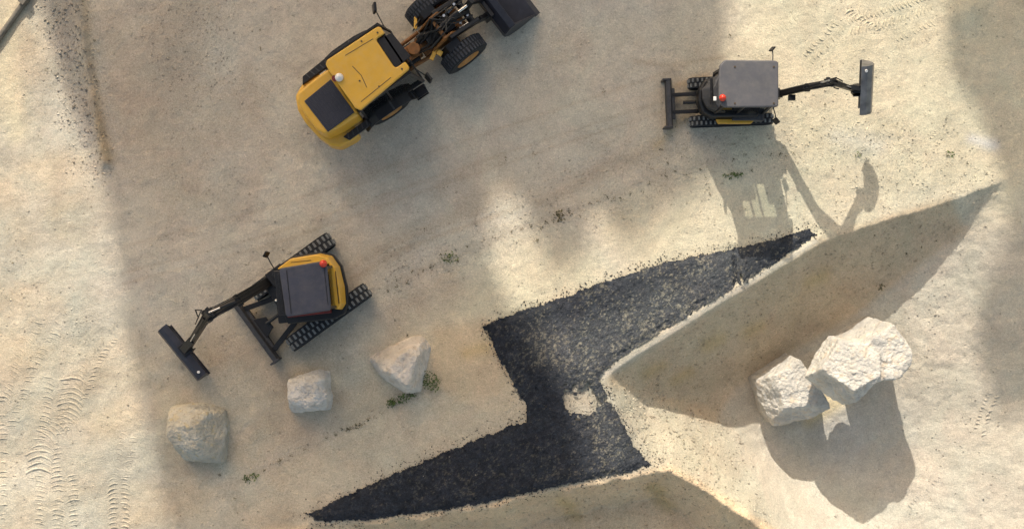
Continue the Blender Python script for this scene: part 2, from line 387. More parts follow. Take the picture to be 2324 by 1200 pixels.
    stroke([(2170,20),(2205,50)], 0.25, CREAM, 0.5)
    stroke([(1870,915),(1960,930),(1890,985)], 0.2, (0.68,0.57,0.36), 0.8)  # brighter sand painted where sunlight falls between the two boulders
    gr = fbm(x, y, 0.14, 160, 3); c *= (1 + 0.10*gr)[..., None]
    return np.clip(c, 0.01, 0.85)

def np_mesh(name, co, faces, mats, cols=None, attr='soil', smooth=False, quads=True):
    me = bpy.data.meshes.new(name); nv = len(co); k = faces.shape[1]; nf = len(faces)
    me.vertices.add(nv); me.vertices.foreach_set('co', co.astype(np.float32).ravel())
    me.loops.add(nf*k); me.loops.foreach_set('vertex_index', faces.astype(np.int32).ravel())
    me.polygons.add(nf); me.polygons.foreach_set('loop_start', np.arange(0, nf*k, k, dtype=np.int32))
    if smooth: me.polygons.foreach_set('use_smooth', np.ones(nf, bool))
    for m in mats: me.materials.append(M[m])
    if cols is not None:
        a = me.color_attributes.new(attr, 'FLOAT_COLOR', 'POINT')
        a.data.foreach_set('color', np.concatenate([cols, np.ones((nv, 1))], 1).astype(np.float32).ravel())
    me.update(calc_edges=True); me.validate()
    o = bpy.data.objects.new(name, me); COL.objects.link(o); return o

def axis(lo, hi, step, far):
    a = list(np.arange(lo, hi+1e-6, step)); d = step; b = hi
    while b < far: d *= 1.35; b += d; a.append(b)
    d = step; b = lo
    while b > -far: d *= 1.35; b -= d; a.insert(0, b)
    return np.array(a)
xs = axis(-14.4, 15.6, 0.045, 400); ys = axis(-8.6, 8.2, 0.045, 400)
X, Y = np.meshgrid(xs, ys, indexing='ij')
Z = height(X, Y)
nx, ny = X.shape
idx = np.arange(nx*ny).reshape(nx, ny)
fc = np.stack([idx[:-1,:-1], idx[1:,:-1], idx[1:,1:], idx[:-1,1:]], -1).reshape(-1, 4)
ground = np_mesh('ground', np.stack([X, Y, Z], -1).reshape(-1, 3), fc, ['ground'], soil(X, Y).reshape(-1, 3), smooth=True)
tag(ground, kind='structure')

# ------------------------------------------------------------------ black asphalt millings
MILL = W([(1098,740),(1170,708),(1250,682),(1400,627),(1520,592),(1650,566),(1760,541),(1838,518),(1854,533),(1796,572),(1694,639),(1594,695),(1495,755),(1396,820),(1358,854),(1400,930),(1440,1010),(1476,1055),(1430,1068),(1290,1098),(1150,1130),(1000,1158),(850,1177),(720,1183),(698,1165),(760,1135),(850,1092),(950,1050),(1060,1005),(1140,972),(1192,955),(1195,930),(1165,870),(1130,810)])
st = 0.024
mxs = np.arange(-5.6, 8.2, st); mys = np.arange(-6.9, 1.3, st)
MX, MY = np.meshgrid(mxs, mys, indexing='ij')
sd = poly_sd(MX, MY, MILL) + 0.07*fbm(MX, MY, 0.16, 210, 3, 0.7)
patch = np.hypot((MX-(1315-1162)/PXM)/0.48, (MY-(600-905)/PXM)/0.27) + 1.3*fbm(MX, MY, 0.22, 222, 4, 0.7)
sd = np.where(patch < 1.0, -0.2, sd)
sd = np.where((line_d(MX, MY, W([(1674,600),(1680,630),(1688,655)])) < 0.012+0.03*vnoise(MX, MY, .1, 3)) & (vnoise(MX, MY, .2, 9) > -.1), -0.2, sd)
cut = line_d(MX, MY, W([(1664,585),(1672,655)])); sd2 = sd
MZ = height(MX, MY) + 0.03 + 0.055*sstep(0, 0.22, sd) + 0.022*fbm(MX, MY, 0.09, 230, 3, 0.8) + 0.03*fbm(MX, MY, 0.6, 233, 3)
MZ = np.maximum(MZ, height(MX, MY)+0.07)*0 + MZ - 0.06*np.exp(-(cut/0.07)**2) + 0.05*np.exp(-(line_d(MX, MY, W([(1683,598),(1690,640)]))/0.10)**2)
keep = (sd > 0)
kc = keep[:-1,:-1] & keep[1:,:-1] & keep[1:,1:] & keep[:-1,1:]
idm = np.arange(MX.size).reshape(MX.shape)
fm = np.stack([idm[:-1,:-1], idm[1:,:-1], idm[1:,1:], idm[:-1,1:]], -1)[kc]
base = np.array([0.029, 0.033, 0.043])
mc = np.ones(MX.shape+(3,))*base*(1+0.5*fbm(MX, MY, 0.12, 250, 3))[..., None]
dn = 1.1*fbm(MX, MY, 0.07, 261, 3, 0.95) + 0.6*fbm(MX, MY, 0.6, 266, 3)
# sand flecks, plus a greyer tone painted where sun falls on the patch
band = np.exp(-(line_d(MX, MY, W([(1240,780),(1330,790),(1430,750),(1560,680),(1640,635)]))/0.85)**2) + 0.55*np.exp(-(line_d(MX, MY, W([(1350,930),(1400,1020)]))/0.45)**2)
band = band*(1 - 0.9*np.exp(-(line_d(MX, MY, W([(1110,750),(1170,800),(1230,900),(1280,1000),(1300,1080)]))/0.42)**2)) + 0.25*sstep(1.4, 3.5, MX-0.2*MY)  # band held back so the shaded fold is painted dark
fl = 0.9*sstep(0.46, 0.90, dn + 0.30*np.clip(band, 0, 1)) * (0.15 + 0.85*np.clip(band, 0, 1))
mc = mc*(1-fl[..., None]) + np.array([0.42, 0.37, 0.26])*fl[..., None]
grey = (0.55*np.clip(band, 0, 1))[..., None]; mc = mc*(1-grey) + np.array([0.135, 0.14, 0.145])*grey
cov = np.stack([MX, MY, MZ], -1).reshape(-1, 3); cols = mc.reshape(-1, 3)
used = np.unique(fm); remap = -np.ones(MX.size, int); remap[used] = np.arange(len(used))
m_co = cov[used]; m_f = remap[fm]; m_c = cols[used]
# loose chips: little tetra/hex chips over and around the edge
def chips(cx, cy, cz, size, col, flat=0.6, seed=0):
    r = np.random.default_rng(seed); n = len(cx)
    b = np.array([[1,0,0],[-.5,.87,0],[-.5,-.87,0],[.4,.3,.8],[-.5,.2,.75],[.1,-.55,.7]])
    ang = r.random(n)*6.283; ca, sa = np.cos(ang), np.sin(ang)
    s = size[:, None]*(0.7+0.6*r.random((n, 6)))
    px = (b[None,:,0]*ca[:,None]-b[None,:,1]*sa[:,None])*s*(0.8+0.6*r.random((n,1))); py = (b[None,:,0]*sa[:,None]+b[None,:,1]*ca[:,None])*s; pz = b[None,:,2]*s*flat - 0.25*size[:,None]
    co = np.stack([px+cx[:,None], py+cy[:,None], pz+cz[:,None]], -1).reshape(-1, 3)
    f = np.array([[0,1,4,3],[1,2,5,4],[2,0,3,5],[3,4,5,5]])[:3]
    f = (f[None]+6*np.arange(n)[:,None,None]).reshape(-1, 4)
    t = (np.array([[3,4,5]])[None]+6*np.arange(n)[:,None,None]).reshape(-1, 3)
    return co, f, t, np.repeat(col, 6, 0)
n = 60000
cx = RNG.uniform(-5.8, 8.3, n); cy = RNG.uniform(-7.1, 1.4, n)
s_ = poly_sd(cx, cy, MILL); pp = np.hypot((cx-1.77)/0.55, (cy+3.46)/0.30)
k = (RNG.random(n) < np.where(s_ > 0, 0.55, np.exp(-(s_/np.where(line_d(cx, cy, CREST[1:7]) < .25, .04, .16))**2)*0.5)) & ((pp > 1.0) | (RNG.random(n) < 0.35*pp))
cx, cy = cx[k], cy[k]; s_ = s_[k]
cz = height(cx, cy) + np.where(s_ > 0, 0.055*sstep(0, 0.22, s_), 0) + 0.012
ccol = np.ones((len(cx), 3))*base*(0.4+1.4*RNG.random((len(cx), 1)))
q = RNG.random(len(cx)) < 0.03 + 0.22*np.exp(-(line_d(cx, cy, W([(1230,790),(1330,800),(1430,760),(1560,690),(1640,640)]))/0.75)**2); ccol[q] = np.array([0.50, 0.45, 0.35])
c1, f1, t1, k1 = chips(cx, cy, cz, RNG.uniform(0.008, 0.023, len(cx)), ccol, 0.9, 5)
def tri_quads(co, f, t):
    """tris written as separate mesh data joined with quads through from_pydata-free route: split quads"""
    return np.concatenate([f[:, [0,1,2]], f[:, [0,2,3]], t])
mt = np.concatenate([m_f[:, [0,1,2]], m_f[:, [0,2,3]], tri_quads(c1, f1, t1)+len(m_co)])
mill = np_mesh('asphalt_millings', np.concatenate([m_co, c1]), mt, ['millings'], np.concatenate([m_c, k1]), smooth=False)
tag(mill, 'black crumbly asphalt millings spread in a lightning-bolt shape on the pale sand', 'gravel', kind='stuff')

# ------------------------------------------------------------------ loose gravel (stuff): thousands of small stones
def gravel(n, lo, hi, size, dens, cfun, seed):
    r = np.random.default_rng(seed)
    gx = r.uniform(lo[0], hi[0], n); gy = r.uniform(lo[1], hi[1], n); k = r.random(n) < dens(gx, gy)
    gx, gy = gx[k], gy[k]; gz = height(gx, gy)
    rough = np.zeros(len(gx))
    for a in AREAS[:1]+AREAS[2:3]: rough = np.maximum(rough, np.exp(-(np.clip(-poly_sd(gx, gy, a), 0, None)/0.25)**2))
    sz = (size[0] + (size[1]-size[0])*r.random(len(gx))**4)*(1+0.45*rough)
    return chips(gx, gy, gz, sz, cfun(gx, gy, r), 0.75, seed+1)
AREAS = [W(a) for a in ([(95,-40),(180,-40),(235,380),(180,380)], [(1190,430),(1560,330),(1760,330),(1620,420),(1330,500),(1180,540)], [(1380,870),(1700,990),(1740,1190),(1560,1080),(1490,1050)], [(1760,310),(2150,280),(2250,390),(1860,520),(1780,480)], [(880,580),(1150,480),(1100,560),(900,660)], [(340,30),(520,0),(500,190),(400,240)])]
ROWS = [W([(540,1090),(650,1035),(800,965),(900,915),(1000,870)]), W([(880,650),(1010,590),(1190,515),(1330,465),(1500,395),(1650,360),(1800,345)]), W([(1180,420),(1290,390),(1500,345)]), W([(1800,330),(2000,335),(2160,350)]), W([(340,560),(520,500),(640,440)]), W([(870,690),(920,760)])]
SLOPES = [W([(1400,862),(1860,560),(2050,492),(2280,410),(2200,520),(2000,690),(1700,900),(1680,970)]), W([(600,1205),(850,1192),(1290,1112),(1520,1068),(1760,1215),(1760,1400)])]
def dens(x, y):
    d = 0.07 + 0.18*np.clip(fbm(x, y, 1.6, 300, 4)*2.2, 0, 1)
    for a in AREAS: d = np.maximum(d, 0.8*np.exp(-(np.clip(-poly_sd(x, y, a), 0, None)/0.35)**2)*(0.65 if a is AREAS[1] or a is AREAS[3] else 1))
    for a in ROWS: d = np.maximum(d, 0.7*np.exp(-(line_d(x, y, a)/0.13)**2))
    for a in SLOPES: d = np.maximum(d, 0.75*(poly_sd(x, y, a) > 0))
    return d * (poly_sd(x, y, MILL) < 0.02)
def gcol(x, y, r):
    s = soil(x, y); t = r.random((len(x), 1))
    sl = np.zeros(len(x), bool)
    for a in SLOPES: sl |= poly_sd(x, y, a) > -0.1
    s[sl & (t[:, 0] < .22)] *= 1.35; s[sl & (t[:, 0] > .75)] *= .95
    pb = (np.exp(-(np.clip(-poly_sd(x, y, AREAS[0]), 0, None)/0.2)**2) > .4) & (r.random(len(x)) < .25); s[pb] *= 0.8
    return np.where(t < 0.22, s*0.62+0.02, np.where(t > 0.75, s*1.25+0.04, s*(0.7+0.6*r.random((len(x), 1)))))
g = gravel(170000, (-14.2, -8.2), (14.6, 7.8), (0.008, 0.040), dens, gcol, 900)
grav = np_mesh('gravel', g[0], tri_quads(*g[:3]), ['ground'], g[3], smooth=False)
tag(grav, 'small pale and grey stones strewn over the sandy ground', 'gravel', kind='stuff')

# ------------------------------------------------------------------ tyre and crawler prints pressed into the sand (low ridges of sand)
pv, pf, pc = [], [], []
def lug(cx, cy, ang, ln, bow, hgt, wd):
    global pv, pf, pc
    n = 7; k0 = len(pv); z0 = hz(cx, cy)
    for i in range(n):
        t = -1 + 2*i/(n-1); a = t*ln/2; b = bow*(1-t*t) + random.uniform(-.007, .007)
        x = cx + a*math.cos(ang) - b*math.sin(ang); y = cy + a*math.sin(ang) + b*math.cos(ang)
        nx_, ny_ = -math.sin(ang), math.cos(ang); e = (1-abs(t)**3)*random.uniform(.45, .95)
        for s, h in ((-1, -0.012), (-0.2, hgt*e), (0.25, hgt*e), (1, -0.012)): pv.append((x+nx_*s*wd/2, y+ny_*s*wd/2, z0+h))
    for i in range(n-1):
        for j in range(3): pf.append((k0+i*4+j, k0+(i+1)*4+j, k0+(i+1)*4+j+1, k0+i*4+j+1))
def prints(path, rows, ln, step, hgt=0.022, wd=0.06, chev=0.0, bow=0.03, miss=0.15):
    pts = interp_path([(p[0], p[1], 0) for p in W(path)], step)
    for i, p in enumerate(pts):
        d = (pts[min(i+1, len(pts)-1)]-pts[max(i-1, 0)]).normalized(); a = math.atan2(d.y, d.x)+math.pi/2
        for r_ in rows:
            if random.random() < miss: continue
            q = p + Vector((math.cos(a), math.sin(a), 0))*r_
            lug(q.x+random.uniform(-.012,.012), q.y+random.uniform(-.012,.012), a + (chev if r_ > 0 else -chev)+random.uniform(-.06,.06), ln*random.uniform(.8,1.1), bow, hgt*random.uniform(.6,1.2), wd)
prints([(118,740),(60,820),(35,900),(10,960)], (-.2,.2), .30, .115, chev=.3)
prints([(95,760),(130,700)], (-.15,.2), .28, .115, chev=.3, miss=.4)
prints([(270,740),(215,810),(180,900),(130,980)], (-.14,.14), .22, .11, chev=.5)
prints([(130,860),(120,960),(110,1050),(110,1200)], (-.2,.2), .30, .12, chev=.25, miss=.08)
prints([(170,870),(150,960),(95,1010),(90,1075)], (0,), .75, .13, hgt=.035, wd=.08, bow=.16, miss=.05)
prints([(150,1080),(150,1215)], (-.15,.18), .3, .12, chev=.2)
prints([(270,1090),(272,1220)], (-.16,.16), .28, .12, chev=-.3, bow=.05, hgt=.03, miss=.05)
prints([(320,920),(290,1000),(275,1080)], (-.15,.15), .24, .12, chev=.2, miss=.3, hgt=.014)
prints([(5,900),(8,1210)], (0,), .25, .12, miss=.4)
prints([(1835,130),(1870,95),(1905,60)], (-.12,.12), .2, .10, chev=.3, hgt=.03, miss=.1)
prints([(1930,60),(1990,45),(2060,25),(2110,5)], (-.16,.16), .24, .10, chev=.25, hgt=.035, miss=.03)
prints([(1930,20),(1990,55),(2010,70)], (-.1,.1), .2, .10, hgt=.03, chev=.5)
prints([(2040,100),(2080,85),(2130,60)], (-.1,.15), .2, .10, chev=.3)
prints([(1760,60),(1800,35),(1850,10)], (-.1,.1), .2, .11, miss=.3, hgt=.015)
prints([(2295,900),(2275,950),(2262,1000)], (-.1,.1), .2, .10, chev=.3, hgt=.02)
prints([(2190,1095),(2150,1140),(2110,1180)], (0,), .2, .10, chev=.3, miss=.2)
prints([(1900,290),(1990,310),(2060,290)], (-.1,.12), .2, .12, miss=.35, hgt=.02)
prints([(560,690),(430,640),(400,690)], (-.1,.1), .2, .12, miss=.4, hgt=.012)
prints([(780,740),(775,800),(765,830)], (-.1,.1), .18, .11, miss=.3, hgt=.015)
pva = np.array(pv)
for seg in ([(60,1065),(75,1090),(100,1120),(112,1140)],):
    for p in interp_path([(a, b, 0) for a, b in W(seg)], .05): pass
pr = np_mesh('tyre_prints', pva, np.array(pf), ['ground'], soil(pva[:,0], pva[:,1]), smooth=True)
tag(pr, 'ribbed tyre and crawler prints pressed into the loose sand', 'tyre prints', kind='stuff')

# ------------------------------------------------------------------ boulders
def star_stone(mb, c, planes, p=16, sub=5, amp=0.05, fr=2.2, seed=0, cracks=0.03):
    """rock cut by planes (normal, distance) around the centre c, edges rounded, surface broken up"""
    import bmesh
    bm = bmesh.new(); bmesh.ops.create_icosphere(bm, subdivisions=sub, radius=1)
    c = Vector(c); off = Vector((seed*7.3, seed*3.1, seed*1.7)); vs = []
    pl = [(Vector(nv).normalized(), d) for nv, d in planes]
    bm.verts.ensure_lookup_table()
    for v in bm.verts:
        dr = v.co.normalized(); s = 0.0
        for nv, d in pl:
            t = nv.dot(dr)/d
            if t > 0: s += t**p
        r_ = s**(-1/p); q = c + dr*r_
        n1 = noise.fractal((q+off)*fr, 1.0, 2.1, 5); cell = noise.voronoi((q+off)*2.6)[0]
        st_ = abs(noise.fractal((q+off)*Vector((1.3, 1.3, 4.0)), 1.0, 2.0, 3))
        rg = noise.ridged_multi_fractal((q+off)*3.2, 1.0, 2.1, 5, 1.0, 2.0)
        vs.append(q + dr*(amp*n1 - cracks*0.5*max(0, 1-10*(cell[1]-cell[0])) - amp*0.5*max(0, .10-st_)*6 - 0.020*rg + 0.012*noise.fractal((q+off)*13, 1, 2, 4)))
    fs = [tuple(v.index for v in f.verts) for f in bm.faces]; bm.free()
    mb.add(vs, fs)
def side_planes(c, foot, tilt=0.12):
    """planes from a footprint outline (world metres, convex)"""
    out = []; n = len(foot); a = sum(foot[i][0]*foot[(i+1)%n][1]-foot[(i+1)%n][0]*foot[i][1] for i in range(n))
    for i in range(n):
        p = Vector(foot[i][:2]); q = Vector(foot[(i+1)%n][:2]); e = q-p
        nv = Vector((e.y, -e.x)).normalized() * (1 if a > 0 else -1)
        d = nv.dot(p - Vector(c[:2])); out.append(((nv.x, nv.y, tilt), max(d, .06)*1.03/math.sqrt(1+tilt*tilt)))
    return out
def stone_mat(name, col, col2, stain):
    m = mat(name, col, 0.9, 0, 0.22, 2.2, 0.0, bump=0.06, bscale=13)
    n = m.node_tree.nodes; l = m.node_tree.links; b = n['Principled BSDF']; src = b.inputs['Base Color'].links[0].from_socket
    tc = n['Texture Coordinate']
    last = src
    for sc_, lo, hi, cc, k_ in ((2.6, .50, .66, col2, .6), (4.5, .54, .66, stain, .7), (1.6, .52, .60, (col[0]*.74, col[1]*.76, col[2]*.8), .6), (16, .58, .68, (col[0]*.55, col[1]*.53, col[2]*.5), .6)):
        q = n.new('ShaderNodeTexNoise'); q.inputs['Scale'].default_value = sc_; q.inputs['Detail'].default_value = 7; l.new(tc.outputs['Object'], q.inputs['Vector'])
        r_ = n.new('ShaderNodeMapRange'); r_.inputs[1].default_value = lo; r_.inputs[2].default_value = hi; r_.inputs[4].default_value = k_; l.new(q.outputs[0], r_.inputs[0])
        mx = n.new('ShaderNodeMix'); mx.data_type = 'RGBA'; l.new(r_.outputs[0], mx.inputs['Factor']); l.new(last, mx.inputs['A']); mx.inputs['B'].default_value = (*cc, 1); last = mx.outputs['Result']
    l.new(last, b.inputs['Base Color']); return m
M['lime_white'] = stone_mat('white_limestone', (0.56, 0.525, 0.46), (0.60, 0.565, 0.50), (0.55, 0.44, 0.32))
M['lime_pink'] = stone_mat('pinkish_limestone', (0.66, 0.59, 0.51), (0.68, 0.61, 0.54), (0.50, 0.40, 0.30))
M['lime_grey'] = stone_mat('pale_grey_limestone', (0.60, 0.565, 0.52), (0.63, 0.60, 0.56), (0.45, 0.40, 0.34))
M['lime_olive'] = stone_mat('grey_green_limestone', (0.47, 0.435, 0.36), (0.46, 0.46, 0.43), (0.45, 0.36, 0.20))

FACETS = 1
def facets(top, seed):
    r = random.Random(seed*13+1); return [((math.cos(a)*r.uniform(.5,1.1), math.sin(a)*r.uniform(.5,1.1), r.uniform(.3,1.0)), top*r.uniform(.50,.60)) for a in [r.random()*6.283 for _ in range(7)]]
def boulder(name, label, outline, top, lift, m, extra=(), tilt=.1, seed=0, amp=.05, p=26, group=None):
    """outline in photo pixels at height lift above the ground"""
    cpx = sum(a for a, b in outline)/len(outline); cpy = sum(b for a, b in outline)/len(outline)
    g0 = P(cpx, cpy); zb = hz(g0.x, g0.y) 
    foot = [P(a, b, zb+lift) for a, b in outline]; c = P(cpx, cpy, zb+lift); c.z = zb + top*0.45
    pl = side_planes(c, foot, tilt) + [((nx_, ny_, nz_), d) for nx_, ny_, nz_, d in extra] + [((0, 0, -1), top*0.5)] + (facets(top, seed) if seed < 4 else [])
    mb = MB(); star_stone(mb, c, pl, seed=seed, amp=amp, p=p, sub=6)
    e = empty(name, (c.x, c.y, zb))
    bpy.data.objects.remove(e)
    me_off = Vector((c.x, c.y, zb)); mb.v = [v-me_off for v in mb.v]
    o = mb.build(name, m, None, smooth=True); o.location = me_off
    tag(o, label, 'boulder', group); return o
GB = 'limestone boulders set out on the sand'
boulder('boulder', 'grey-green angular boulder with a rusty dark cleft, leftmost of the boulders', [(378,930),(440,922),(500,938),(506,990),(498,1052),(412,1048),(380,990)], 1.0, .55, 'lime_olive',
        extra=[(-.25,-.15,1,.44),(.95,.15,.8,.42),(.15,.9,.9,.52),(-.5,.5,1,.56),(.5,-.6,.8,.62),(-.5,-.3,.9,.58)], seed=1, amp=.045, group=GB)
boulder('boulder', 'small pale grey cube-like boulder below the dark spiked tip of the dozer blade', [(650,865),(735,836),(746,905),(742,930),(655,938)], .85, .5, 'lime_grey',
        extra=[(-.15,.15,1,.40),(.7,-.3,1,.47),(-.3,-.8,1,.52),(.1,.8,.9,.50)], seed=2, amp=.05, group=GB)
boulder('boulder', 'pinkish-beige wedge-shaped boulder with green weeds along its foot', [(846,822),(945,770),(962,795),(940,884),(920,888),(865,850)], 1.0, .7, 'lime_pink',
        extra=[(.1,.05,1,.44),(-.5,-.7,.9,.55),(.8,0,.9,.50)], tilt=.35, seed=3, amp=.04, group=GB)
boulder('boulder', 'white sunlit limestone block with a split top, lower left of the two in bright sun', [(1724,866),(1812,806),(1838,848),(1872,888),(1882,925),(1840,957),(1770,972),(1748,945)], 1.85, 1.3, 'lime_white',
        extra=[(-.10,.06,1,.86),(.05,-.90,.62,.66),(.35,-.15,1,.95),(-.95,-.25,.45,.80)], tilt=.03, seed=4, amp=.055, p=60, group=GB)
# the big one: two lumps leaning together, lower-left end overhanging
def big_boulder():
    g0 = P(1990, 830); zb = hz(g0.x, g0.y); mb = MB()
    for outline, lift, c_z, top, down, sd_, ex in (
        ([(1838,860),(1903,770),(1950,774),(1992,802),(1985,850),(1950,905),(1920,924),(1885,900)], 2.3, 2.12, .62, .74, 5, [(-.1,.25,1,.62),(.4,-.7,1,.74),(-.55,-.5,-1,.80),(.1,-.8,-.9,.72),(-.6,-.2,.8,.82),(-.62,-.72,.42,.60)]),
        ([(1948,778),(2024,730),(2062,788),(2062,828),(2032,856),(1965,866)], 2.2, 1.75, .82, 2.0, 6, [(.12,.2,1,.80),(.7,-.4,.8,.92)])):
        cp = (sum(a for a, b in outline)/len(outline), sum(b for a, b in outline)/len(outline))
        foot = [P(a, b, zb+lift) for a, b in outline]; c = P(cp[0], cp[1], zb+lift); c.z = zb+c_z
        star_stone(mb, c, side_planes(c, foot, .03)+[((a, b, d_), e_) for a, b, d_, e_ in ex]+[((0,0,1), top+.1), ((0,0,-1), down)], seed=sd_, amp=.055, p=60, sub=6)
    o0 = P(1990, 830, zb+1.3); off = Vector((o0.x, o0.y, zb)); mb.v = [v-off for v in mb.v]
    o = mb.build('boulder', 'lime_white', None, smooth=True); o.location = off
    tag(o, 'largest white limestone boulder, long and upright, leaning on its smaller neighbour in bright sun', 'boulder', GB)
big_boulder()

# ------------------------------------------------------------------ weeds
M['leaf'] = mat('green_weed_leaf', (0.085, 0.125, 0.025), 0.6, 0, 0.5, 9)
M['leaf_dry'] = mat('dry_olive_weed_leaf', (0.10, 0.085, 0.035), 0.7, 0, 0.5, 9)
def leaves(mb, n, rx, ry, rot, hgt, ls):
    for i in range(n):
        a = random.random()*6.283; q = math.sqrt(random.random()); x = rx*q*math.cos(a); y = ry*q*math.sin(a)
        x, y = x*math.cos(rot)-y*math.sin(rot), x*math.sin(rot)+y*math.cos(rot)
        l_ = ls*random.uniform(.5, 1.3); w_ = l_*random.uniform(.3, .55); b = random.random()*6.283; z = random.uniform(0, hgt)
        m = Matrix.Translation((x, y, z)) @ Matrix.Rotation(b, 4, 'Z') @ Matrix.Rotation(random.uniform(-.7, .5), 4, 'Y') @ Matrix.Rotation(random.uniform(-.5, .5), 4, 'X')
        mb.add([m @ Vector(p) for p in ((0,0,0),(l_*.5,-w_*.5,.006),(l_,0,0),(l_*.5,w_*.5,.006))], [(0,1,2,3)])
def weed(px, py, rx, ry, rot, n, label, m='leaf', hgt=.10, ls=.07, group=None):
    g0 = P(px, py); z = hz(g0.x, g0.y); g0 = P(px, py, z); mb = MB(); leaves(mb, n, rx, ry, R(rot), hgt, ls)
    o = mb.build('weed_clump', m); o.location = (g0.x, g0.y, z-.005); tag(o, label, 'weeds', group); return o
GW = 'low green weeds rooted in the sand'
weed(972, 862, .34, .22, -30, 230, 'largest olive-green weed clump at the right foot of the pinkish boulder', group=GW)
weed(912, 905, .42, .09, 25, 110, 'green weeds in a strip under the lower edge of the pinkish boulder', group=GW)
weed(888, 912, .12, .08, 10, 45, 'small round green weed at the lower-left end of the strip below the pinkish boulder', group=GW)
weed(570, 1082, .20, .10, 15, 60, 'bright green weed clump alone on the sand below the pale grey cube-like boulder', group=GW)
weed(1022, 585, .20, .12, 10, 60, 'light green weed clump in the open yard right of the yellow-bodied excavator', group=GW)
weed(1270, 492, .14, .16, 10, 55, 'olive weed tuft, largest in the stony row above the black millings', 'leaf_dry', group=GW)
weed(1665, 398, .30, .05, 5, 60, 'short row of dark green weeds inside the grey excavator shadow', group=GW)
weed(1998, 650, .10, .08, 0, 24, 'small weed on the shaded brown slope right of the black millings', 'leaf_dry', group=GW)
weed(2158, 352, .07, .09, 0, 20, 'tiny yellow-green weed in the sunlit sand below the grey excavator bucket', group=GW)
weed(805, 968, .25, .05, 20, 45, 'thin dark weed line between the pale grey cube-like boulder and the black millings', 'leaf_dry', group=GW, ls=.05)
weed(635, 1045, .08, .05, 30, 16, 'little dark weed to the upper right of the lone bright green clump', 'leaf_dry', group=GW, ls=.05)
weed(1945, 352, .05, .10, 0, 16, 'small pale weed right of the grey excavator shadow', 'leaf', group=GW, ls=.05)
weed(1218, 546, .07, .06, 0, 20, 'lone brown weed tuft in the sand nearest above the upper edge of the black millings', 'leaf_dry', group=GW, ls=.05)
mb = MB()
specks = [(900,650),(925,640),(960,612),(985,600),(1000,578),(1040,592),(1060,560),(1120,540),(1160,528),(1205,512),(1240,505),(1295,485),(1340,462),(1390,452),(1430,440),(1530,390),(1560,395),(1590,385),(1640,372),(1665,362),(1750,352),(1785,356),(660,1032),(690,1018),(740,992),(790,972),(930,895),(560,1088),(600,1066),(1355,455),(1378,447),(1407,450),(1457,434),(1515,370),(1512,402),(1475,415),(1318,491),(1230,518),(1185,520),(1690,352),(1735,348),(1770,350),(1800,348),(1706,385),(1370,208),(1210,350),(1148,360),(1012,427),(965,520),(568,440),(442,295),(215,92),(224,185),(590,110),(590,68),(1655,83),(937,616),(900,632),(775,972),(820,962),(850,945),(865,938),(835,952),(925,760),(1995,535),(1722,740),(1872,237),(1975,318),(2070,362),(2160,510),(2150,545),(2120,560),(2085,575),(2050,600),(1600,895),(1610,925),(1505,880),(1550,1000),(28,595),(90,312),(105,160),(535,1130),(1060,1185),(1560,1010),(1690,1080),(2150,350),(2195,370),(560,600),(1600,405),(1610,440),(1545,360),(1500,340),(1480,385),(1255,500),(1290,478),(880,660),(760,985),(500,1075),(975,605)]
for px, py in specks:
    g0 = P(px, py); z = hz(g0.x, g0.y); mb.M = Matrix.Translation((g0.x, g0.y, z)); leaves(mb, random.randint(4, 10), random.uniform(.03, .06), random.uniform(.02, .04), random.random()*3, .04, .04)
mb.M = Matrix()
o = mb.build('dry_weed_scraps', 'leaf_dry'); tag(o, 'scattered tiny dark scraps of dry weed and debris across the sand', 'ground cover', kind='stuff')

# ------------------------------------------------------------------ thin brown-grey bar across the far corner
g0 = P(0, 90); g1 = P(68, -6)
mb = MB(); mb.tube([(g0.x-1.2, g0.y-1.7, .08), (g0.x, g0.y, .08), (g1.x, g1.y, .08), (g1.x+.5, g1.y+.75, .08)], .075, 12); mb.box((P(60,4).x, P(60,4).y, .12), (.22, .16, .2), .9)
M['bar'] = mat('dusty_brown_grey_bar', (0.13, 0.115, 0.09), 0.8, 0, .2, 5, .3)
o = mb.build('bar', 'bar', None, smooth=False); tag(o, 'thin grey-brown bar lying across the top-left corner of the sand', 'bar')

# ------------------------------------------------------------------ unseen slabs added to the north, outlined to cast the wide soft shade
def shade_slab(name, outline_px, dist, seed):
    az = Vector((math.sin(SUN_AZ), math.cos(SUN_AZ), 0)); vs = []; n = len(outline_px)
    pts = interp_path([(a, b, 0) for a, b in outline_px+[outline_px[0]]], 40)[:-1]
    for layer in (0, 1):
        for i, p in enumerate(pts):
            jx = 14*noise.noise(Vector((p.x*.02, p.y*.02, seed))); jy = 14*noise.noise(Vector((p.x*.02, p.y*.02, seed+9)))
            g_ = Vector(((p.x+jx-1162)/PXM, (600-p.y-jy)/PXM, 0))
            t = max(dist - g_.dot(az), 0)/math.cos(SUN_EL)      # carried up the sun ray to the plane of the slab
            q = g_ + S*t
            if layer: q = q + S*6.0 + Vector((0, 0, 0))
            vs.append(q)
    m_ = len(pts); fs = [tuple(range(m_)), tuple(range(m_, 2*m_))[::-1]] + [(i, i+m_, (i+1)%m_+m_, (i+1)%m_) for i in range(m_)]
    mb = MB(); mb.add(vs, fs); o = mb.build(name, 'shade_slab'); tag(o, kind='structure'); return o
M['shade_slab'] = mat('shade_slab_grey', (0.30, 0.27, 0.22), 0.95, 0, .25, .3, bump=.3, bscale=1)
FAR = -60*PXM
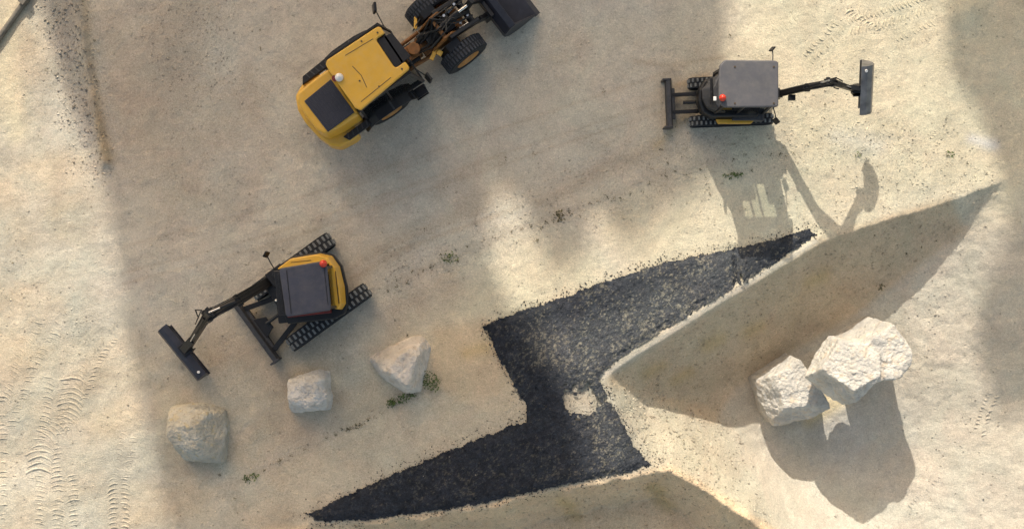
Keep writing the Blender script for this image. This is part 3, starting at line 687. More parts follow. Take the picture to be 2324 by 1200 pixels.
shade_slab('unseen_shade_slab', [(-230,FAR),(1650,FAR),(1652,-200),(1650,150),(1645,300),(1628,395),(1570,455),(1508,478),(1482,525),(1436,562),(1402,545),(1378,500),(1355,485),(1338,530),(1330,590),(1290,632),(1250,625),(1222,565),(1200,500),(1165,430),(1112,430),(1108,570),(1150,700),(1235,742),(1255,800),(1275,880),(1300,980),(1330,1090),(1380,1300),(1420,1500),(460,1500),(400,1250),(330,1000),(275,700),(245,450),(215,360),(160,230),(125,100),(100,0),(60,-150)], 60, 1)
shade_slab('unseen_shade_slab', [(1800,FAR),(4200,FAR),(4200,880),(2330,880),(2275,860),(2240,780),(2215,650),(2235,560),(2290,500),(2270,380),(2215,250),(2160,190),(2148,60),(2125,-150)], 52, 5)

# ------------------------------------------------------------------ machine parts
def frame(O, deg): return Matrix.Translation(Vector((O[0], O[1], 0))) @ Matrix.Rotation(R(deg), 4, 'Z')

def stadium(L, Hh, n=9):
    r_ = Hh/2; out = []
    for i in range(n+1): a = -math.pi/2 + math.pi*i/n; out.append((L/2-r_+r_*math.cos(a), r_+r_*math.sin(a)))
    for i in range(n+1): a = math.pi/2 + math.pi*i/n; out.append((-L/2+r_+r_*math.cos(a), r_+r_*math.sin(a)))
    return out
def track(root, mx, y, L, wd, Hh, pitch):
    mb = MB(mx); o_ = stadium(L, Hh); i_ = [(p[0]*(1-.07/L), (p[1]-Hh/2)*(1-.10/Hh)+Hh/2) for p in o_]; n = len(o_); vs = []; fs = []
    for p, q in zip(o_, i_): vs += [(p[0], y-wd/2, p[1]+.02), (p[0], y+wd/2, p[1]+.02), (q[0], y+wd/2, q[1]+.02), (q[0], y-wd/2, q[1]+.02)]
    for k in range(n):
        a, b = k*4, ((k+1) % n)*4
        for j in range(4): fs.append((a+j, a+(j+1)%4, b+(j+1)%4, b+j))
    mb.add(vs, fs); mb.cur = 1
    # lugs around the loop: two staggered rows, slanted
    per = [0]
    for k in range(n): per.append(per[-1] + math.dist(o_[k], o_[(k+1)%n]))
    s = 0; row = 0
    while s < per[-1]:
        for sgn in (-1, 1):
            t = (s + (pitch/2 if sgn > 0 else 0)) % per[-1]
            k = max(i for i in range(n) if per[i] <= t); f = (t-per[k])/(per[k+1]-per[k]+1e-9); a = o_[k]; b = o_[(k+1)%n]
            px_ = a[0]+(b[0]-a[0])*f; pz_ = a[1]+(b[1]-a[1])*f+.02; an = math.atan2(b[1]-a[1], b[0]-a[0])
            mb.box((px_+.012*math.sin(an), y+sgn*wd*.23, pz_-.012*math.cos(an)), (pitch*.42, wd*.34, .045), ry=-an, rx=0, rz=0)
        s += pitch
    t_ = mb.build('track', ['rubber', 'lug'], root, bevel=.008, seg=1)
    mb = MB(mx); mb.box((0, y, Hh/2+.02), (L-Hh*.9, wd*.5, Hh*.45)); mb.build('track_frame', 'black', t_, bevel=.02)
    mb = MB(mx)
    for sx in (-1, 1): lathe_y(mb, (sx*(L/2-Hh/2), y, Hh/2+.02), [(-wd*.3, .02), (-wd*.3, Hh*.38), (wd*.3, Hh*.38), (wd*.3, .02)], 18)
    mb.build('sprocket', 'charcoal', t_)
    return t_
def undercarriage(root, mx, L, wd, tw, Hh, pitch, bx, bl, bw, bs):
    for s in (-1, 1): track(root, mx, s*(wd-tw)/2, L, tw, Hh, pitch)
    mb = MB(mx); mb.box((0, 0, Hh*.62), (L*.42, wd-tw*1.3, Hh*.45)); mb.tube([(0,0,Hh*.5),(0,0,Hh+.16)], .34, 24); mb.build('car_body', 'black', root, bevel=.02)
    # dozer blade on two arms
    blade = MB(mx); prof = [(bx-.02*bs, .05), (bx+bw*.25*bs, .02), (bx+bw*.30*bs, .10), (bx+bw*.12*bs, .22), (bx+bw*.32*bs, .38), (bx-.04*bs, .40), (bx-.10*bs, .22)]
    blade.xprism(prof, -bl/2, bl/2); blade.box((bx+bw*.18*bs, -bl/2+.03, .21), (bw, .05, .40)); blade.box((bx+bw*.18*bs, bl/2-.03, .21), (bw, .05, .40)); blade.box((bx-.1*bs, 0, .2), (.12, bl*.62, .16))
    b = blade.build('dozer_blade', 'charcoal', root, bevel=.012)
    mb = MB(mx); q = .22 if bl < 1.5 else .30
    for s in (-1, 1): mb.beam((bs*L*.18, s*q, .30), (bx-.1*bs, s*(q+(.0 if bl < 1.5 else .34)), .24), .09 if bl < 1.5 else .13, .12)
    if bl > 1.5: mb.prism([(bx-.12, -.30), (bx-.12, .30), (bx-.42, .16), (bx-.42, -.16)], .22, .30)
    mb.build('blade_arm', 'black', b, bevel=.01)
    mb = MB(mx); mb.tube([(bs*L*.2, 0, .42), (bx-.35*bs, 0, .36)], .045, 12); mb.build('blade_cylinder', 'black', b, smooth=False)

def cab(root, mx, x0, x1, y0, y1, z0, z1, roofpoly, rz, roofmat, nose=.12, bolts=()):
    """pillars, glass, roof; x forward"""
    c = MB(mx)
    cor = [(x0, y0), (x1, y0), (x1, y1), (x0, y1)]; top = [(x0+.05, y0+.05), (x1-nose, y0+.05), (x1-nose, y1-.05), (x0+.05, y1-.05)]
    for a, b in zip(cor, top): c.beam((a[0], a[1], z0), (b[0], b[1], z1), .07, .07, up=(1, 0, 0))
    mxm = (x0+x1)/2-.05
    for yy, yt in ((y0, y0+.05), (y1, y1-.05)): c.beam((mxm, yy, z0), (mxm, yt, z1), .06, .05, up=(1, 0, 0))
    for zz, pts in ((z0, cor), (z1-.03, top)):
        for i in range(4): a, b = pts[i], pts[(i+1)%4]; c.beam((a[0], a[1], zz), (b[0], b[1], zz), .06, .08)
    fr = c.build('cab_frame', 'black', root, bevel=.008)
    gl = MB(mx)
    for i in range(4):
        a, b, ta, tb = cor[i], cor[(i+1)%4], top[i], top[(i+1)%4]; e = .05
        A = Vector((a[0], a[1], z0+e)); B = Vector((b[0], b[1], z0+e)); C_ = Vector((tb[0], tb[1], z1-e)); D_ = Vector((ta[0], ta[1], z1-e)); nrm = (B-A).cross(D_-A).normalized()*.006
        gl.add([A-nrm, B-nrm, C_-nrm, D_-nrm, A+nrm, B+nrm, C_+nrm, D_+nrm], [(0,3,2,1),(4,5,6,7),(0,1,5,4),(1,2,6,5),(2,3,7,6),(3,0,4,7)])
    gl.build('cab_glass', 'glass_pane', fr)
    s_ = MB(mx); s_.box((x0+.42, (y0+y1)/2, z0+.22), (.45, .45, .14)); s_.box((x0+.18, (y0+y1)/2, z0+.5), (.14, .48, .62), ry=-.15); s_.box((x0+.14, (y0+y1)/2, z0+.92), (.10, .28, .22)); s_.box((x0+.45, y0+.16, z0+.30), (.5, .18, .30)); s_.box((x1-.22, (y0+y1)/2+.05, z0+.38), (.16, .34, .62)); s_.build('seat', 'seat', root, bevel=.04)
    f_ = MB(mx); f_.box(((x0+x1)/2, (y0+y1)/2, z0-.05), (x1-x0-.02, y1-y0-.02, .09)); f_.build('cab_floor', 'black', root, bevel=.01)
    rf = MB(mx); rf.prism(roofpoly, rz-.09, rz, [(x*.985+.015*(x0+x1)/2, y*.985+.015*(y0+y1)/2) for x, y in roofpoly]); ro = rf.build('roof', roofmat, root, bevel=.03, seg=3)
    if bolts:
        bb = MB(mx)
        for x, y in bolts: bb.tube([(x, y, rz-.005), (x, y, rz+.018)], .022, 10)
        bb.build('roof_bolt', 'bolt', ro)
    return ro
gm = bpy.data.materials.new('cab_glass'); gm.use_nodes = True; b_ = gm.node_tree.nodes['Principled BSDF']
b_.inputs['Base Color'].default_value = (.30, .36, .32, 1); b_.inputs['Roughness'].default_value = .03; b_.inputs['Transmission Weight'].default_value = .95; b_.inputs['IOR'].default_value = 1.45
# thin pane: transparent mixed with a little gloss so sun passes through to the ground
n_ = gm.node_tree.nodes; tr = n_.new('ShaderNodeBsdfTransparent'); tr.inputs[0].default_value = (.90, .92, .90, 1); gg = n_.new('ShaderNodeBsdfGlossy'); gg.inputs['Roughness'].default_value = .05
fz = n_.new('ShaderNodeFresnel'); fz.inputs[0].default_value = 1.5; mxs_ = n_.new('ShaderNodeMixShader')
gm.node_tree.links.new(fz.outputs[0], mxs_.inputs[0]); gm.node_tree.links.new(tr.outputs[0], mxs_.inputs[1]); gm.node_tree.links.new(gg.outputs[0], mxs_.inputs[2]); gm.node_tree.links.new(mxs_.outputs[0], n_['Material Output'].inputs[0])
M['glass_pane'] = gm

def mirror(root, mx, base, head, ang=0, s=1.0):
    mb = MB(mx); b = Vector(base); h = Vector(head); mid = (b+h)/2 + Vector((0, 0, .05)); mb.tube([b, mid, h], .014, 8); a = mb.build('mirror_arm', 'black', root)
    mb = MB(mx); mb.box(h, (.06*s, .20*s, .28*s), rz=ang, ry=.25); mb.build('mirror', 'black', a, bevel=.02)

def boom_set(root, pts, wid, buck_len, buck_ang, hang, side=.0):
    """pts: world points root, bend, elbow, wrist. Boom, arm, cylinders, hoses, bucket"""
    A, B, C_, D_ = [Vector(p) for p in pts]; up = Vector((0, 0, 1))
    bm_ = MB(); bm_.beam(A, B, wid, .17, .21); bm_.beam(B, C_, wid, .21, .13)
    sd = (B-A).cross(up).normalized()
    for p in (A, B, C_): bm_.tube([p-sd*(wid*.75), p+sd*(wid*.75)], .07, 12)
    boom = bm_.build('boom', 'black', root, bevel=.012)
    sw = MB(); back = (A-B); back.z = 0; back.normalize(); sw.beam(A+back*.45-up*.10, A+up*.02, wid*1.9, .5, .34); sw.tube([A+back*.28-up*.42, A+back*.28+up*.28], .10, 14); sw.build('swing_bracket', 'black', root, bevel=.02)
    ar = MB(); ext = (C_-D_).normalized(); ar.beam(C_+ext*.28, D_, wid*.8, .20, .11)
    sd2 = (D_-C_).cross(up).normalized() if abs((D_-C_).normalized().z) < .98 else sd
    for p in (C_, D_, C_+ext*.26): ar.tube([p-sd2*(wid*.62), p+sd2*(wid*.62)], .05, 10)
    arm = ar.build('arm', 'black', root, bevel=.01)
    # cylinders: under the boom, on top of the boom, on the arm
    def cyl(p, q, r_, par, offs=Vector((0, 0, 0))):
        par = root
        p = Vector(p)+offs; q = Vector(q)+offs; m_ = p.lerp(q, .58); c = MB(); c.tube([p, m_], r_, 12); o_ = c.build('cylinder', 'black', par, smooth=False)
        c = MB(); c.tube([m_, q], r_*.5, 10); c.build('cylinder_rod', 'chrome', o_)
    cyl(A-up*.22+(B-A).normalized()*.05, A.lerp(B, .93)-up*.10, .05, boom)
    cyl(B.lerp(C_, .02)+up*.20, C_+ext*.24+up*.10, .045, boom)
    cyl(C_+up*.14+(D_-C_)*.05, C_.lerp(D_, .86)+up*.12, .04, arm)
    hs = MB()
    for k, o_ in enumerate((-.5, -.2, .25, .55)):
        hs.tube([A+sd*wid*o_+up*.12, A.lerp(B, .5)+sd*wid*o_+up*.17, B+sd*wid*o_+up*.19, B.lerp(C_, .6)+sd*wid*o_+up*.16, C_+sd*wid*o_*1.4+up*.18, C_.lerp(D_, .35)+sd2*wid*o_+up*.15], .014, 6)
    hs.tube([C_+sd*wid*.9, C_+sd*wid*1.3+(C_-B).normalized()*.12, C_.lerp(D_, .2)+sd2*wid*.8], .016, 6)
    hs.build('hydraulic_hose', 'hose', boom)
    # quick hitch + link
    lk = MB(); dn = Vector((0, 0, -1)); fw = Vector((math.cos(buck_ang), math.sin(buck_ang), 0)); lk.box(D_+fw*.10-up*.02, (.26, wid*1.5, .18), rz=buck_ang); lk.beam(C_.lerp(D_, .78)+up*.10, D_+fw*.16+up*.07, wid*.9, .06)
    lk.build('quick_hitch', 'black', arm, bevel=.015)
    return arm
def bucket(root, c, ang, length, depth, prof, m, roll=0.0):
    """wide grading bucket: curved shell between two end plates; c world centre of the hinge edge"""
    mx = Matrix.Translation(Vector(c)) @ Matrix.Rotation(ang, 4, 'Z') @ Matrix.Rotation(roll, 4, 'X'); mb = MB(mx); n = len(prof)
    inner = []
    for i in range(n):
        a = Vector(prof[max(i-1, 0)]); b = Vector(prof[min(i+1, n-1)]); t = (b-a).normalized(); inner.append((prof[i][0]+t.y*.022, prof[i][1]-t.x*.022))
    mb.xprism(list(prof)+inner[::-1], -length/2, length/2)
    for s in (-1, 1): mb.xprism(list(prof), s*length/2-.014*(1 if s < 0 else -1)*0-.011, s*length/2+.011)
    ed = prof[-1]; mb.box((ed[0], 0, ed[1]), (.10, length+.03, .025)); 
    bk = mb.build('bucket', m, root, bevel=.005)
    mb = MB(mx)
    for s in (-1, 1): mb.xprism([(prof[0][0]-.16, prof[0][1]-.04), (prof[0][0]+.10, prof[0][1]+.01), (prof[0][0]+.16, prof[0][1]-.03), (prof[0][0], prof[0][1]-.24), (prof[0][0]-.14, prof[0][1]-.20)], s*.12-.014, s*.12+.014)
    mb.build('hinge_plate', 'black', bk, bevel=.005)
    mb = MB(mx)
    mb.tube([(prof[1][0]*.6+.03, length*.42, prof[1][1]+.0), (prof[1][0]*.6+.03, length*.42, prof[1][1]+.03)], .035, 12); mb.build('wear_spot', 'white', bk)
    return bk

# ------------------------------------------------------------------ excavator with grey roof (upper right, in the sun)
OA = P(1657, 231, .2); OA.z = 0
zA = hz(OA.x, OA.y)
A = empty('mini_excavator', (OA.x, OA.y, 0), 0.0)
tag(A, 'mini excavator with warm grey roof, standing at the edge of the sun, bucket raised', 'excavator', 'mini excavators')
mu = frame(OA, 2.2); mh = frame(OA, 0)
undercarriage(A, mu, 2.12, 1.24, .27, .42, .115, -1.58, 1.27, .22, -1)
mb = MB(mh); body = [(-.55,.52),(-.80,.42),(-.93,.18),(-.95,-.12),(-.84,-.38),(-.62,-.50),(.52,-.50),(.60,-.30),(.60,.42),(.45,.52)]
mb.prism(body, .55, 1.02); mb.prism([(x*.96+(-.0), y*.94) for x, y in [(-.50,.50),(-.78,.40),(-.90,.16),(-.92,-.10),(-.80,-.34),(-.60,-.44),(-.30,-.44),(-.30,.50)]], 1.02, 1.22)
mb.build('engine_housing', 'black', A, bevel=.05, seg=3)
mb = MB(mh); mb.prism([(-.92,.16),(-.60,.46),(-.50,.46),(-.50,-.42),(-.80,-.30),(-.90,-.08)], 1.22, 1.60, [(-.70,.12),(-.56,.46),(-.50,.46),(-.50,-.42),(-.60,-.28),(-.68,-.08)]); mb.build('rear_hood', 'charcoal', A, bevel=.03)
mb = MB(mh); mb.box((-.74,.10,1.62), (.07,.52,.05)); mb.box((-.74,-.12,1.60), (.05,.3,.12)); mb.build('rear_grab_rail', 'black', A, bevel=.01)
mb = MB(mh)
for k in range(6): mb.box((-.93+.01*k*k*.1, .16-.06*k, .82), (.03, .035, .22))
mb.build('rear_vent', 'black', A)
mb = MB(mh); mb.prism([(-.46,-.52),(-.40,-.63),(.42,-.63),(.52,-.52)], .62, .78); mb.build('side_panel', 'yellow', A, bevel=.015)
mb = MB(mh); mb.box((.25, -.50, .92), (.7, .16, .08)); mb.box((.55, -.46, .70), (.35, .22, .28)); mb.build('step', 'charcoal', A, bevel=.02)
roofA = [(-.68,.55),(-.56,.67),(.62,.66),(.70,.64),(.72,.60),(.72,-.40),(.69,-.45),(-.55,-.46),(-.66,-.40),(-.70,-.20),(-.70,.30)]
cab(A, mh, -.55, .66, -.40, .58, .95, 2.28, roofA, 2.35, 'roof_grey', .05, [(-.32,.50),(.60,.50),(-.32,-.36),(.60,-.36)])
mb = MB(mh); mb.tube([(-.62,-.24,2.34),(-.62,-.24,2.40)], .07, 16); bs_ = mb.build('beacon_base', 'black', A); mb = MB(mh); mb.ball((-.62,-.24,2.40), .085, 1.25, 16, 8, True); mb.build('beacon', 'red', bs_, smooth=True)
mb = MB(mh); mb.box((-.78,-.24,2.28), (.07,.10,.05)); mb.build('work_lamp', 'white', A, bevel=.01)
mirror(A, mh, (.62,.62,2.15), (.66,1.0,1.95), -.7, .7); mirror(A, mh, (.66,-.42,2.05), (.80,-.70,1.75), .7, .8)
jA = [P(1770,213,.95), P(1832,199,1.85), P(1892,188,2.25), P(1936,203,1.62)]
boom_set(A, jA, .13, 1.2, 0, 0)
mb = MB(); q = P(1797,222,1.3); mb.box(q, (.16,.14,.12)); mb.build('work_lamp', 'black', A, bevel=.01)
bucket(A, P(1948,205,1.62), R(6), 1.20, .37, [(.02,.10),(.16,.13),(.30,.07),(.38,-.06),(.39,-.22),(.33,-.36),(.22,-.46)], 'steel', R(25))

# ------------------------------------------------------------------ excavator with yellow body (left, in the shade)
OC = P(701.5, 663, .5); OC.z = 0
Cx = empty('mini_excavator', (OC.x, OC.y, 0), R(186.2))
tag(Cx, 'yellow-bodied mini excavator with slate blue roof, standing in shade above the small boulders', 'excavator', 'mini excavators')
mu = frame(OC, 215.8); mh = frame(OC, 186.2)
undercarriage(Cx, mu, 2.45, 1.98, .39, .50, .135, 1.72, 1.88, .26, 1)
body = [(.62,-.74),(.25,-.93),(-.45,-.96),(-.74,-.86),(-.92,-.56),(-.99,-.05),(-.97,.38),(-.86,.62),(-.60,.72),(.55,.72),(.66,.40),(.66,-.40)]
mb = MB(mh); mb.prism([(x*1.03, y*1.02) for x, y in body], .58, .80); mb.build('counterweight', 'black', Cx, bevel=.04, seg=3)
mb = MB(mh); mb.prism([(.60,-.70),(.24,-.90),(-.45,-.94),(-.74,-.84),(-.90,-.55),(-.965,-.05),(-.95,.38),(-.84,.52),(-.72,.50),(-.72,-.63),(.55,-.63)], .80, 1.38, [(.55,-.66),(.22,-.86),(-.45,-.90),(-.71,-.80),(-.86,-.53),(-.92,-.05),(-.91,.36),(-.84,.48),(-.73,.46),(-.73,-.64),(.50,-.64)])
mb.build('engine_cover', 'yellow', Cx, bevel=.04, seg=3)
mb = MB(mh); mb.box((-.865,-.05,1.385), (.02,.80,.012)); mb.box((-.05,-.78,1.385), (.5,.012,.012)); mb.build('cover_seam', 'black', Cx)
mb = MB(mh); mb.prism([(.30,.46),(.30,-.66),(.66,-.66),(.88,-.50),(.92,-.16),(.74,.20),(.62,.46)], .72, 1.12); mb.box((.55,.45,.72), (.5,.5,.10)); mb.build('front_deck', 'black', Cx, bevel=.03)
roofC = [(.26,-.61),(.22,-.65),(-.82,-.71),(-.87,-.67),(-.86,.42),(-.82,.47),(.18,.51),(.22,.47)]
cab(Cx, mh, -.78, .42, -.58, .44, .90, 2.48, roofC, 2.56, 'roof_slate', .14)
mb = MB(mh); mb.box((-.02,.52,.86), (1.1,.10,.10)); mb.build('side_sill', 'darkred', Cx, bevel=.02)
mb = MB(mh); mb.box((.30,-.07,2.45), (.20,1.06,.06)); mb.build('visor', 'black', Cx, bevel=.02)
mb = MB(mh); mb.box((.08,-.07,2.563), (.018,1.02,.008)); mb.box((-.80,-.12,2.563), (.014,.9,.008)); mb.build('roof_seam', 'black', Cx)
mb = MB(mh); mb.tube([(-.80,-.64,2.54),(-.80,-.64,2.60)], .08, 16); bs_ = mb.build('beacon_base', 'black', Cx); mb = MB(mh); mb.ball((-.80,-.64,2.60), .09, 1.25, 16, 8, True); mb.build('beacon', 'red', bs_, smooth=True)
mirror(Cx, mh, (.52,-.62,1.75), (.66,-1.02,1.9), -.6, .8)
mb = MB(mh); mb.box((.56,-.55,1.55), (.10,.14,.12)); mb.box((.50,.10,1.9), (.06,.08,.08)); mb.build('work_lamp', 'black', Cx, bevel=.01)
mb = MB(mh); mb.ball((.54,.10,1.93), .03); mb.build('lamp_glint', 'white', Cx)
jC = [P(612,640,1.05), P(540,682,2.0), P(470,718,2.2), P(428,786,.85)]
boom_set(Cx, jC, .21, 1.55, R(219), 0)
bucket(Cx, P(425,790,.75), R(219), 1.56, .37, [(.0,.10),(.14,.12),(.27,.07),(.34,-.06),(.34,-.22),(.27,-.40),(.14,-.55)], 'bluegrey')

# ------------------------------------------------------------------ wheel loader (top, in the shade)
r_ = P(836, 152, 2.7); a_ = R(34); OL = Vector((r_.x-.12*math.sin(a_), r_.y+.12*math.cos(a_), 0))
L = empty('wheel_loader', OL, a_)
tag(L, 'yellow-roofed articulated wheel loader with a dark front bucket, partly cut off by the top edge', 'wheel loader')
ml = frame(OL, 34)
frontc = OL + Matrix.Rotation(a_, 3, 'Z') @ Vector((2.12, .02, 0)); mf = frame(frontc, 37.5)
def wheel(mx, x, y, r0, wd, out):
    mb = MB(mx); h_ = wd/2; prof = [(-h_*.8, r0*.52), (-h_, r0*.75), (-h_*.92, r0*.93), (-h_*.62, r0*.99), (h_*.62, r0*.99), (h_*.92, r0*.93), (h_, r0*.75), (h_*.8, r0*.52)]
    lathe_y(mb, (x, y, r0), prof, 40); mb.cur = 1
    for k in range(40):
        a = 2*math.pi*k/40
        for s in (-1, 1): mb.box((x+r0*.985*math.cos(a+(.04 if s > 0 else 0)), y+s*h_*.42, r0+r0*.985*math.sin(a+(.04 if s > 0 else 0))), (.045, h_*.72, .045), ry=-a)
    tyre = mb.build('wheel', ['rubber', 'tread'], L, smooth=False)
    mb = MB(mx); o_ = out*h_; lathe_y(mb, (x, y, r0), [(o_*.45, .02), (o_*.5, r0*.25), (o_*.55, r0*.40), (o_*.86, r0*.52), (o_*.90, r0*.55), (-o_*.8, r0*.54)], 32); mb.tube([(x, y+o_*.4, r0), (x, y+o_*.72, r0)], r0*.15, 14)
    mb.build('rim', 'orange_rim', tyre)
for y, s in ((.76, 1), (-.76, -1)):
    wheel(ml, -.18, y, .56, .40, s); wheel(mf, 0, y*.98, .60, .42, s)
# rear frame, engine body
mb = MB(ml); mb.box((-.55,0,.62), (2.2,.9,.40)); mb.tube([(-.18,-.7,.56),(-.18,.7,.56)], .12, 12); mb.box((.85,0,.60), (.7,.5,.35)); mb.build('rear_frame', 'black', L, bevel=.02)
rb = [(-.85,.66),(-1.40,.64),(-1.84,.58),(-1.96,.44),(-1.99,0),(-1.95,-.50),(-1.84,-.70),(-1.40,-.78),(-.85,-.78)]
mb = MB(ml); mb.prism(rb, .85, 1.70, [(x*.955-.03, y*.93) for x, y in rb]); mb.build('engine_cover', 'yellow', L, bevel=.06, seg=3)
rc = [(-1.15,.90),(-1.62,.87),(-1.96,.70),(-2.11,.36),(-2.13,.0),(-2.06,-.46),(-1.93,-.84),(-1.74,-1.03),(-1.30,-1.07),(-1.15,-1.04)]
mb = MB(ml); mb.prism(rc, .50, 1.02, [(x*.98, y*.97) for x, y in rc]); mb.build('counterweight', 'yellow', L, bevel=.07, seg=3)
gp = [(-.93,.36),(-.90,-.62),(-1.70,-.66),(-1.76,.28)]
mb = MB(ml); mb.prism(gp, 1.69, 1.735); gr = mb.build('engine_grille', 'grille', L, bevel=.01)
mb = MB(ml)
for k in range(11):
    t = .06+.88*k/10; a = Vector(gp[0]).lerp(Vector(gp[3]), t); b = Vector(gp[1]).lerp(Vector(gp[2]), t); mb.beam((a.x, a.y-.03, 1.74), (b.x, b.y+.03, 1.74), .02, .012)
mb.build('grille_slat', 'bluegrey', gr)
mb = MB(ml); mb.box((-1.90,-.02,1.40), (.05,.30,.10)); mb.build('rear_latch', 'black', L)
# fenders with steps
for s in (-1, 1):
    mb = MB(ml); y0 = s*.70; y1 = s*1.04; pr_ = [(-.95,.75),(-.80,1.05),(-.52,1.24),(.10,1.26),(.42,1.10),(.60,.80)]
    inn = [(x*.96, z-.05) for x, z in pr_]; mb.xprism(pr_+inn[::-1], min(y0, y1), max(y0, y1)); fe = mb.build('fender', 'black', L, bevel=.015)
    mb = MB(ml)
    for k in range(5): mb.box((-.62+.28*k, s*.87, 1.22-.30*abs(k/4-.42)**2*3+.03), (.05,.30,.03))
    mb.build('fender_rib', 'charcoal', fe)
    mb = MB(ml); mb.box((.72, s*.90, .62), (.34,.24,.04)); mb.box((.72, s*.90, .36), (.34,.24,.04)); mb.beam((.56,s*.86,.90),(.56,s*.86,.34),.04,.04,up=(1,0,0)); mb.beam((.88,s*.86,.90),(.88,s*.86,.34),.04,.04,up=(1,0,0)); mb.build('step', 'black', L)
for s, q4 in ((-1, [(-1.50,-.84),(-1.42,-1.0),(-.72,-.98),(-.78,-.80)]), (1, [(-1.62,.78),(-1.50,.96),(-.80,1.02),(-.80,.80)])):
    mb = MB(ml); mb.prism(q4, .98, 1.10); sv = mb.build('side_vent', 'black', L, bevel=.02)
    mb = MB(ml)
    for k in range(5): mb.box((-1.38+.14*k, s*.89, 1.105), (.03,.13,.02), rz=s*.3)
    mb.build('vent_slat', 'charcoal', sv, split=True)
# cab
roofL = [(.76,.50),(.70,.55),(-.72,.56),(-.80,.50),(-.82,.34),(-.80,-.74),(-.72,-.86),(.74,-.70),(.79,-.66),(.79,-.50),(.54,-.50),(.50,-.46),(.50,.28),(.54,.32),(.76,.32)]
cab(L, ml, -.76, .92, -.80, .66, 1.05, 2.60, roofL, 2.70, 'yellow', .20, [(.62,.42),(.20,.46),(-.05,-.64),(.62,-.60),(-.35,-.28)])
mb = MB(ml); mb.prism([(.50,.31),(.90,.26),(.96,-.44),(.50,-.49)], 2.56, 2.61); mb.build('windscreen_visor', 'black', L, bevel=.01)
mb = MB(ml); mb.tube([(-.30,-.50,2.702),(-.25,-.2,2.702),(-.30,.1,2.702)], .008, 6); mb.tube([(.45,.36,2.702),(-.3,.40,2.702)], .008, 6); mb.tube([(-.6,-.70,2.702),(.3,-.62,2.702)], .008, 6); mb.build('roof_seam', 'bolt', L)
mb = MB(ml); mb.tube([(-.80,.10,2.60),(-.80,.10,2.70)], .07, 14); bs_ = mb.build('beacon_base', 'darkred', L); mb = MB(ml); mb.ball((-.70,.05,2.72), .10, 1.2, 16, 8, True); mb.build('beacon', 'white', bs_, smooth=True)
mirror(L, ml, (.84,.58,2.3), (.90,1.12,2.0), -.5, 1.15); mirror(L, ml, (.90,-.72,2.3), (1.04,-.99,2.0), .1, 1.1)
# articulation joint and front frame
mb = MB(ml); mb.tube([(1.18,0,.35),(1.18,0,1.05)], .16, 16); mb.box((1.05,.0,.85), (.5,.36,.10)); mb.box((1.05,.0,.50), (.5,.36,.10)); mb.build('articulation_joint', 'yellow_dark', L, bevel=.02)
mb = MB(ml)
for s in (-1, 1): mb.tube([(.75,s*.30,.75),(1.5,s*.34,.72)], .05, 10)
mb.build('steering_cylinder', 'yellow_dark', L)
mb = MB(mf); mb.box((-.15,0,.62), (1.3,.52,.42)); mb.tube([(0,-.75,.60),(0,.75,.60)], .14, 12)
for s in (-1, 1): mb.xprism([(-.55,.70),(.10,.70),(.28,.95),(.02,1.45),(-.22,1.42),(-.60,1.02)], s*.30-.025, s*.30+.025)
mb.box((-.18,0,1.22), (.10,.56,.28)); mb.build('front_frame', 'yellow_dark', L, bevel=.015)
mb = MB(mf); mb.box((-.62,-.36,.98), (.34,.10,.06), rz=.5); mb.box((-.52,.52,1.0), (.30,.08,.06), rz=.9); mb.box((-.50,-.44,1.02), (.13,.13,.06), rz=.4); mb.build('bracket', 'yellow', L, bevel=.01)
mb = MB(mf)
for s in (-1, 1):
    mb.beam((-.12,s*.36,1.32),(.75,s*.36,.98),.10,.22,.26); mb.beam((.75,s*.36,.98),(1.22,s*.36,.42),.10,.26,.16)
mb.tube([(.62,-.36,1.0),(.62,.36,1.0)], .09, 14); mb.build('lift_arm', 'black', L, bevel=.015)
mb = MB(mf)
for s in (-1, 1): mb.tube([(-.30,s*.22,.80),(.28,s*.24,.92)], .065, 12)
mb.tube([(-.10,0,1.35),(.45,0,1.42)], .07, 12); lc = mb.build('lift_cylinder', 'black', L)
mb = MB(mf); mb.tube([(.45,0,1.42),(.85,0,1.38)], .035, 10); 
for s in (-1, 1): mb.tube([(.28,s*.24,.92),(.62,s*.30,1.0)], .035, 10)
mb.build('cylinder_rod', 'chrome', lc)
mb = MB(mf); mb.beam((.60,0,1.10),(.86,0,1.55),.14,.16,.12); mb.beam((.86,0,1.42),(1.18,0,.85),.12,.12); mb.build('tilt_link', 'black', L, bevel=.015)
hs = MB(mf); rr = random.Random(5)
for k in range(12):
    y = rr.uniform(-.26, .26); y2 = rr.uniform(-.3, .3); y3 = rr.uniform(-.28, .28)
    hs.tube([(-.9,y*.5,.95),(rr.uniform(-.65,-.45),y,rr.uniform(1.05,1.2)),(rr.uniform(-.25,-.05),y2,rr.uniform(1.35,1.5)),(rr.uniform(.2,.4),y3,rr.uniform(1.3,1.5)),(.7,y3*1.2,1.22)], rr.choice((.014,.018,.022)), 6)
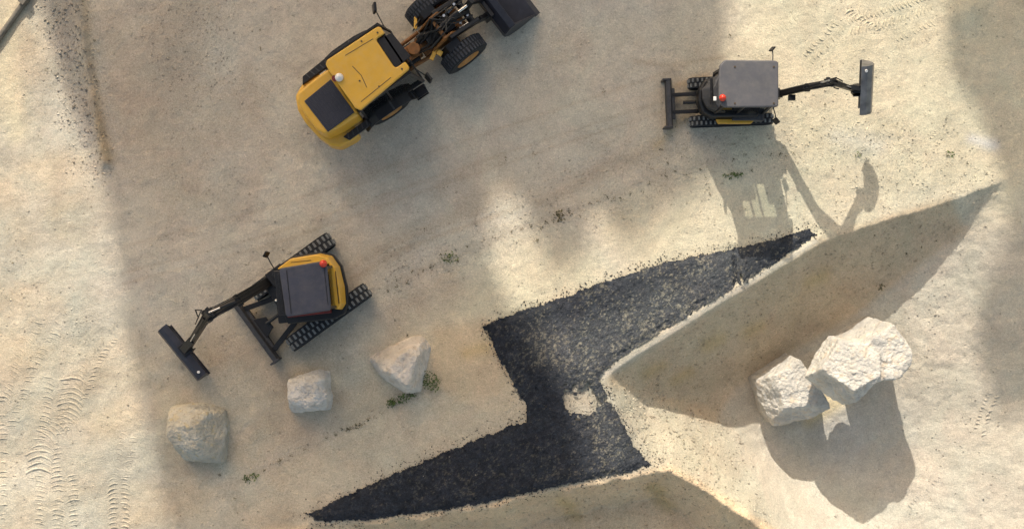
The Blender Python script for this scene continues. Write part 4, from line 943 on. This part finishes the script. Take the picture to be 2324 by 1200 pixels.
hs.tube([(-.7,.40,1.0),(-.3,.55,1.05),(.1,.46,.98)], .02, 6); hs.tube([(-.7,-.30,.9),(-.4,-.52,.95),(.0,-.44,.9)], .02, 6)
hs.build('hydraulic_hose', 'hose', L)
mb = MB(mf)
for p in ((.62,.20,1.14),(.60,-.14,1.12),(.48,.22,1.36),(.35,-.20,1.14),(.72,.30,1.16),(.10,.12,1.5)): mb.tube([p, (p[0], p[1], p[2]+.05)], .035, 8)
mb.build('hydraulic_fitting', 'chrome', L)
mb = MB(mf); mb.box((-.38,.02,.98), (.42,.34,.22)); mb.box((.06,.0,1.12), (.30,.40,.16)); mb.box((-.62,.16,.92), (.22,.20,.18)); mb.build('valve_block', 'black', L, bevel=.02)
mb = MB(mf)
for s_2 in (-1, 1): mb.xprism([(-.52,.86),(-.30,1.16),(.05,1.24),(.05,1.21),(-.28,1.13),(-.48,.84)], s_2*.42, s_2*.62)
mb.build('front_mudguard', 'black', L)
# front bucket
mk = mf @ Matrix.Translation((0, 0, 0)); mb = MB(mk); prof = [(2.12,.18),(1.50,.10),(1.22,.20),(1.08,.45),(1.10,.75),(1.26,.98),(1.42,1.04)]
inn = []
for i in range(len(prof)):
    a = Vector(prof[max(i-1, 0)]); b = Vector(prof[min(i+1, len(prof)-1)]); t = (b-a).normalized(); inn.append((prof[i][0]+t.y*.03, prof[i][1]-t.x*.03))
mb.xprism(prof+inn[::-1], -1.0, 1.0)
for s in (-1, 1): mb.xprism([(2.12,.20),(1.50,.12),(1.22,.22),(1.10,.45),(1.12,.75),(1.28,.98),(1.42,1.02),(1.62,.80)], s*1.0-.02, s*1.0+.02)
bk = mb.build('bucket', 'bluegrey', L, bevel=.008)
mb = MB(mk); mb.box((2.14,0,.185), (.16,2.06,.035)); mb.build('cutting_edge', 'charcoal', bk)
mb = MB(mk); mb.box((1.12,0,.80), (.10,1.0,.30)); 
for s in (-1, 1): mb.box((1.04,s*.36,.55), (.16,.16,.5))
mb.build('quick_coupler', 'black', L, bevel=.015)
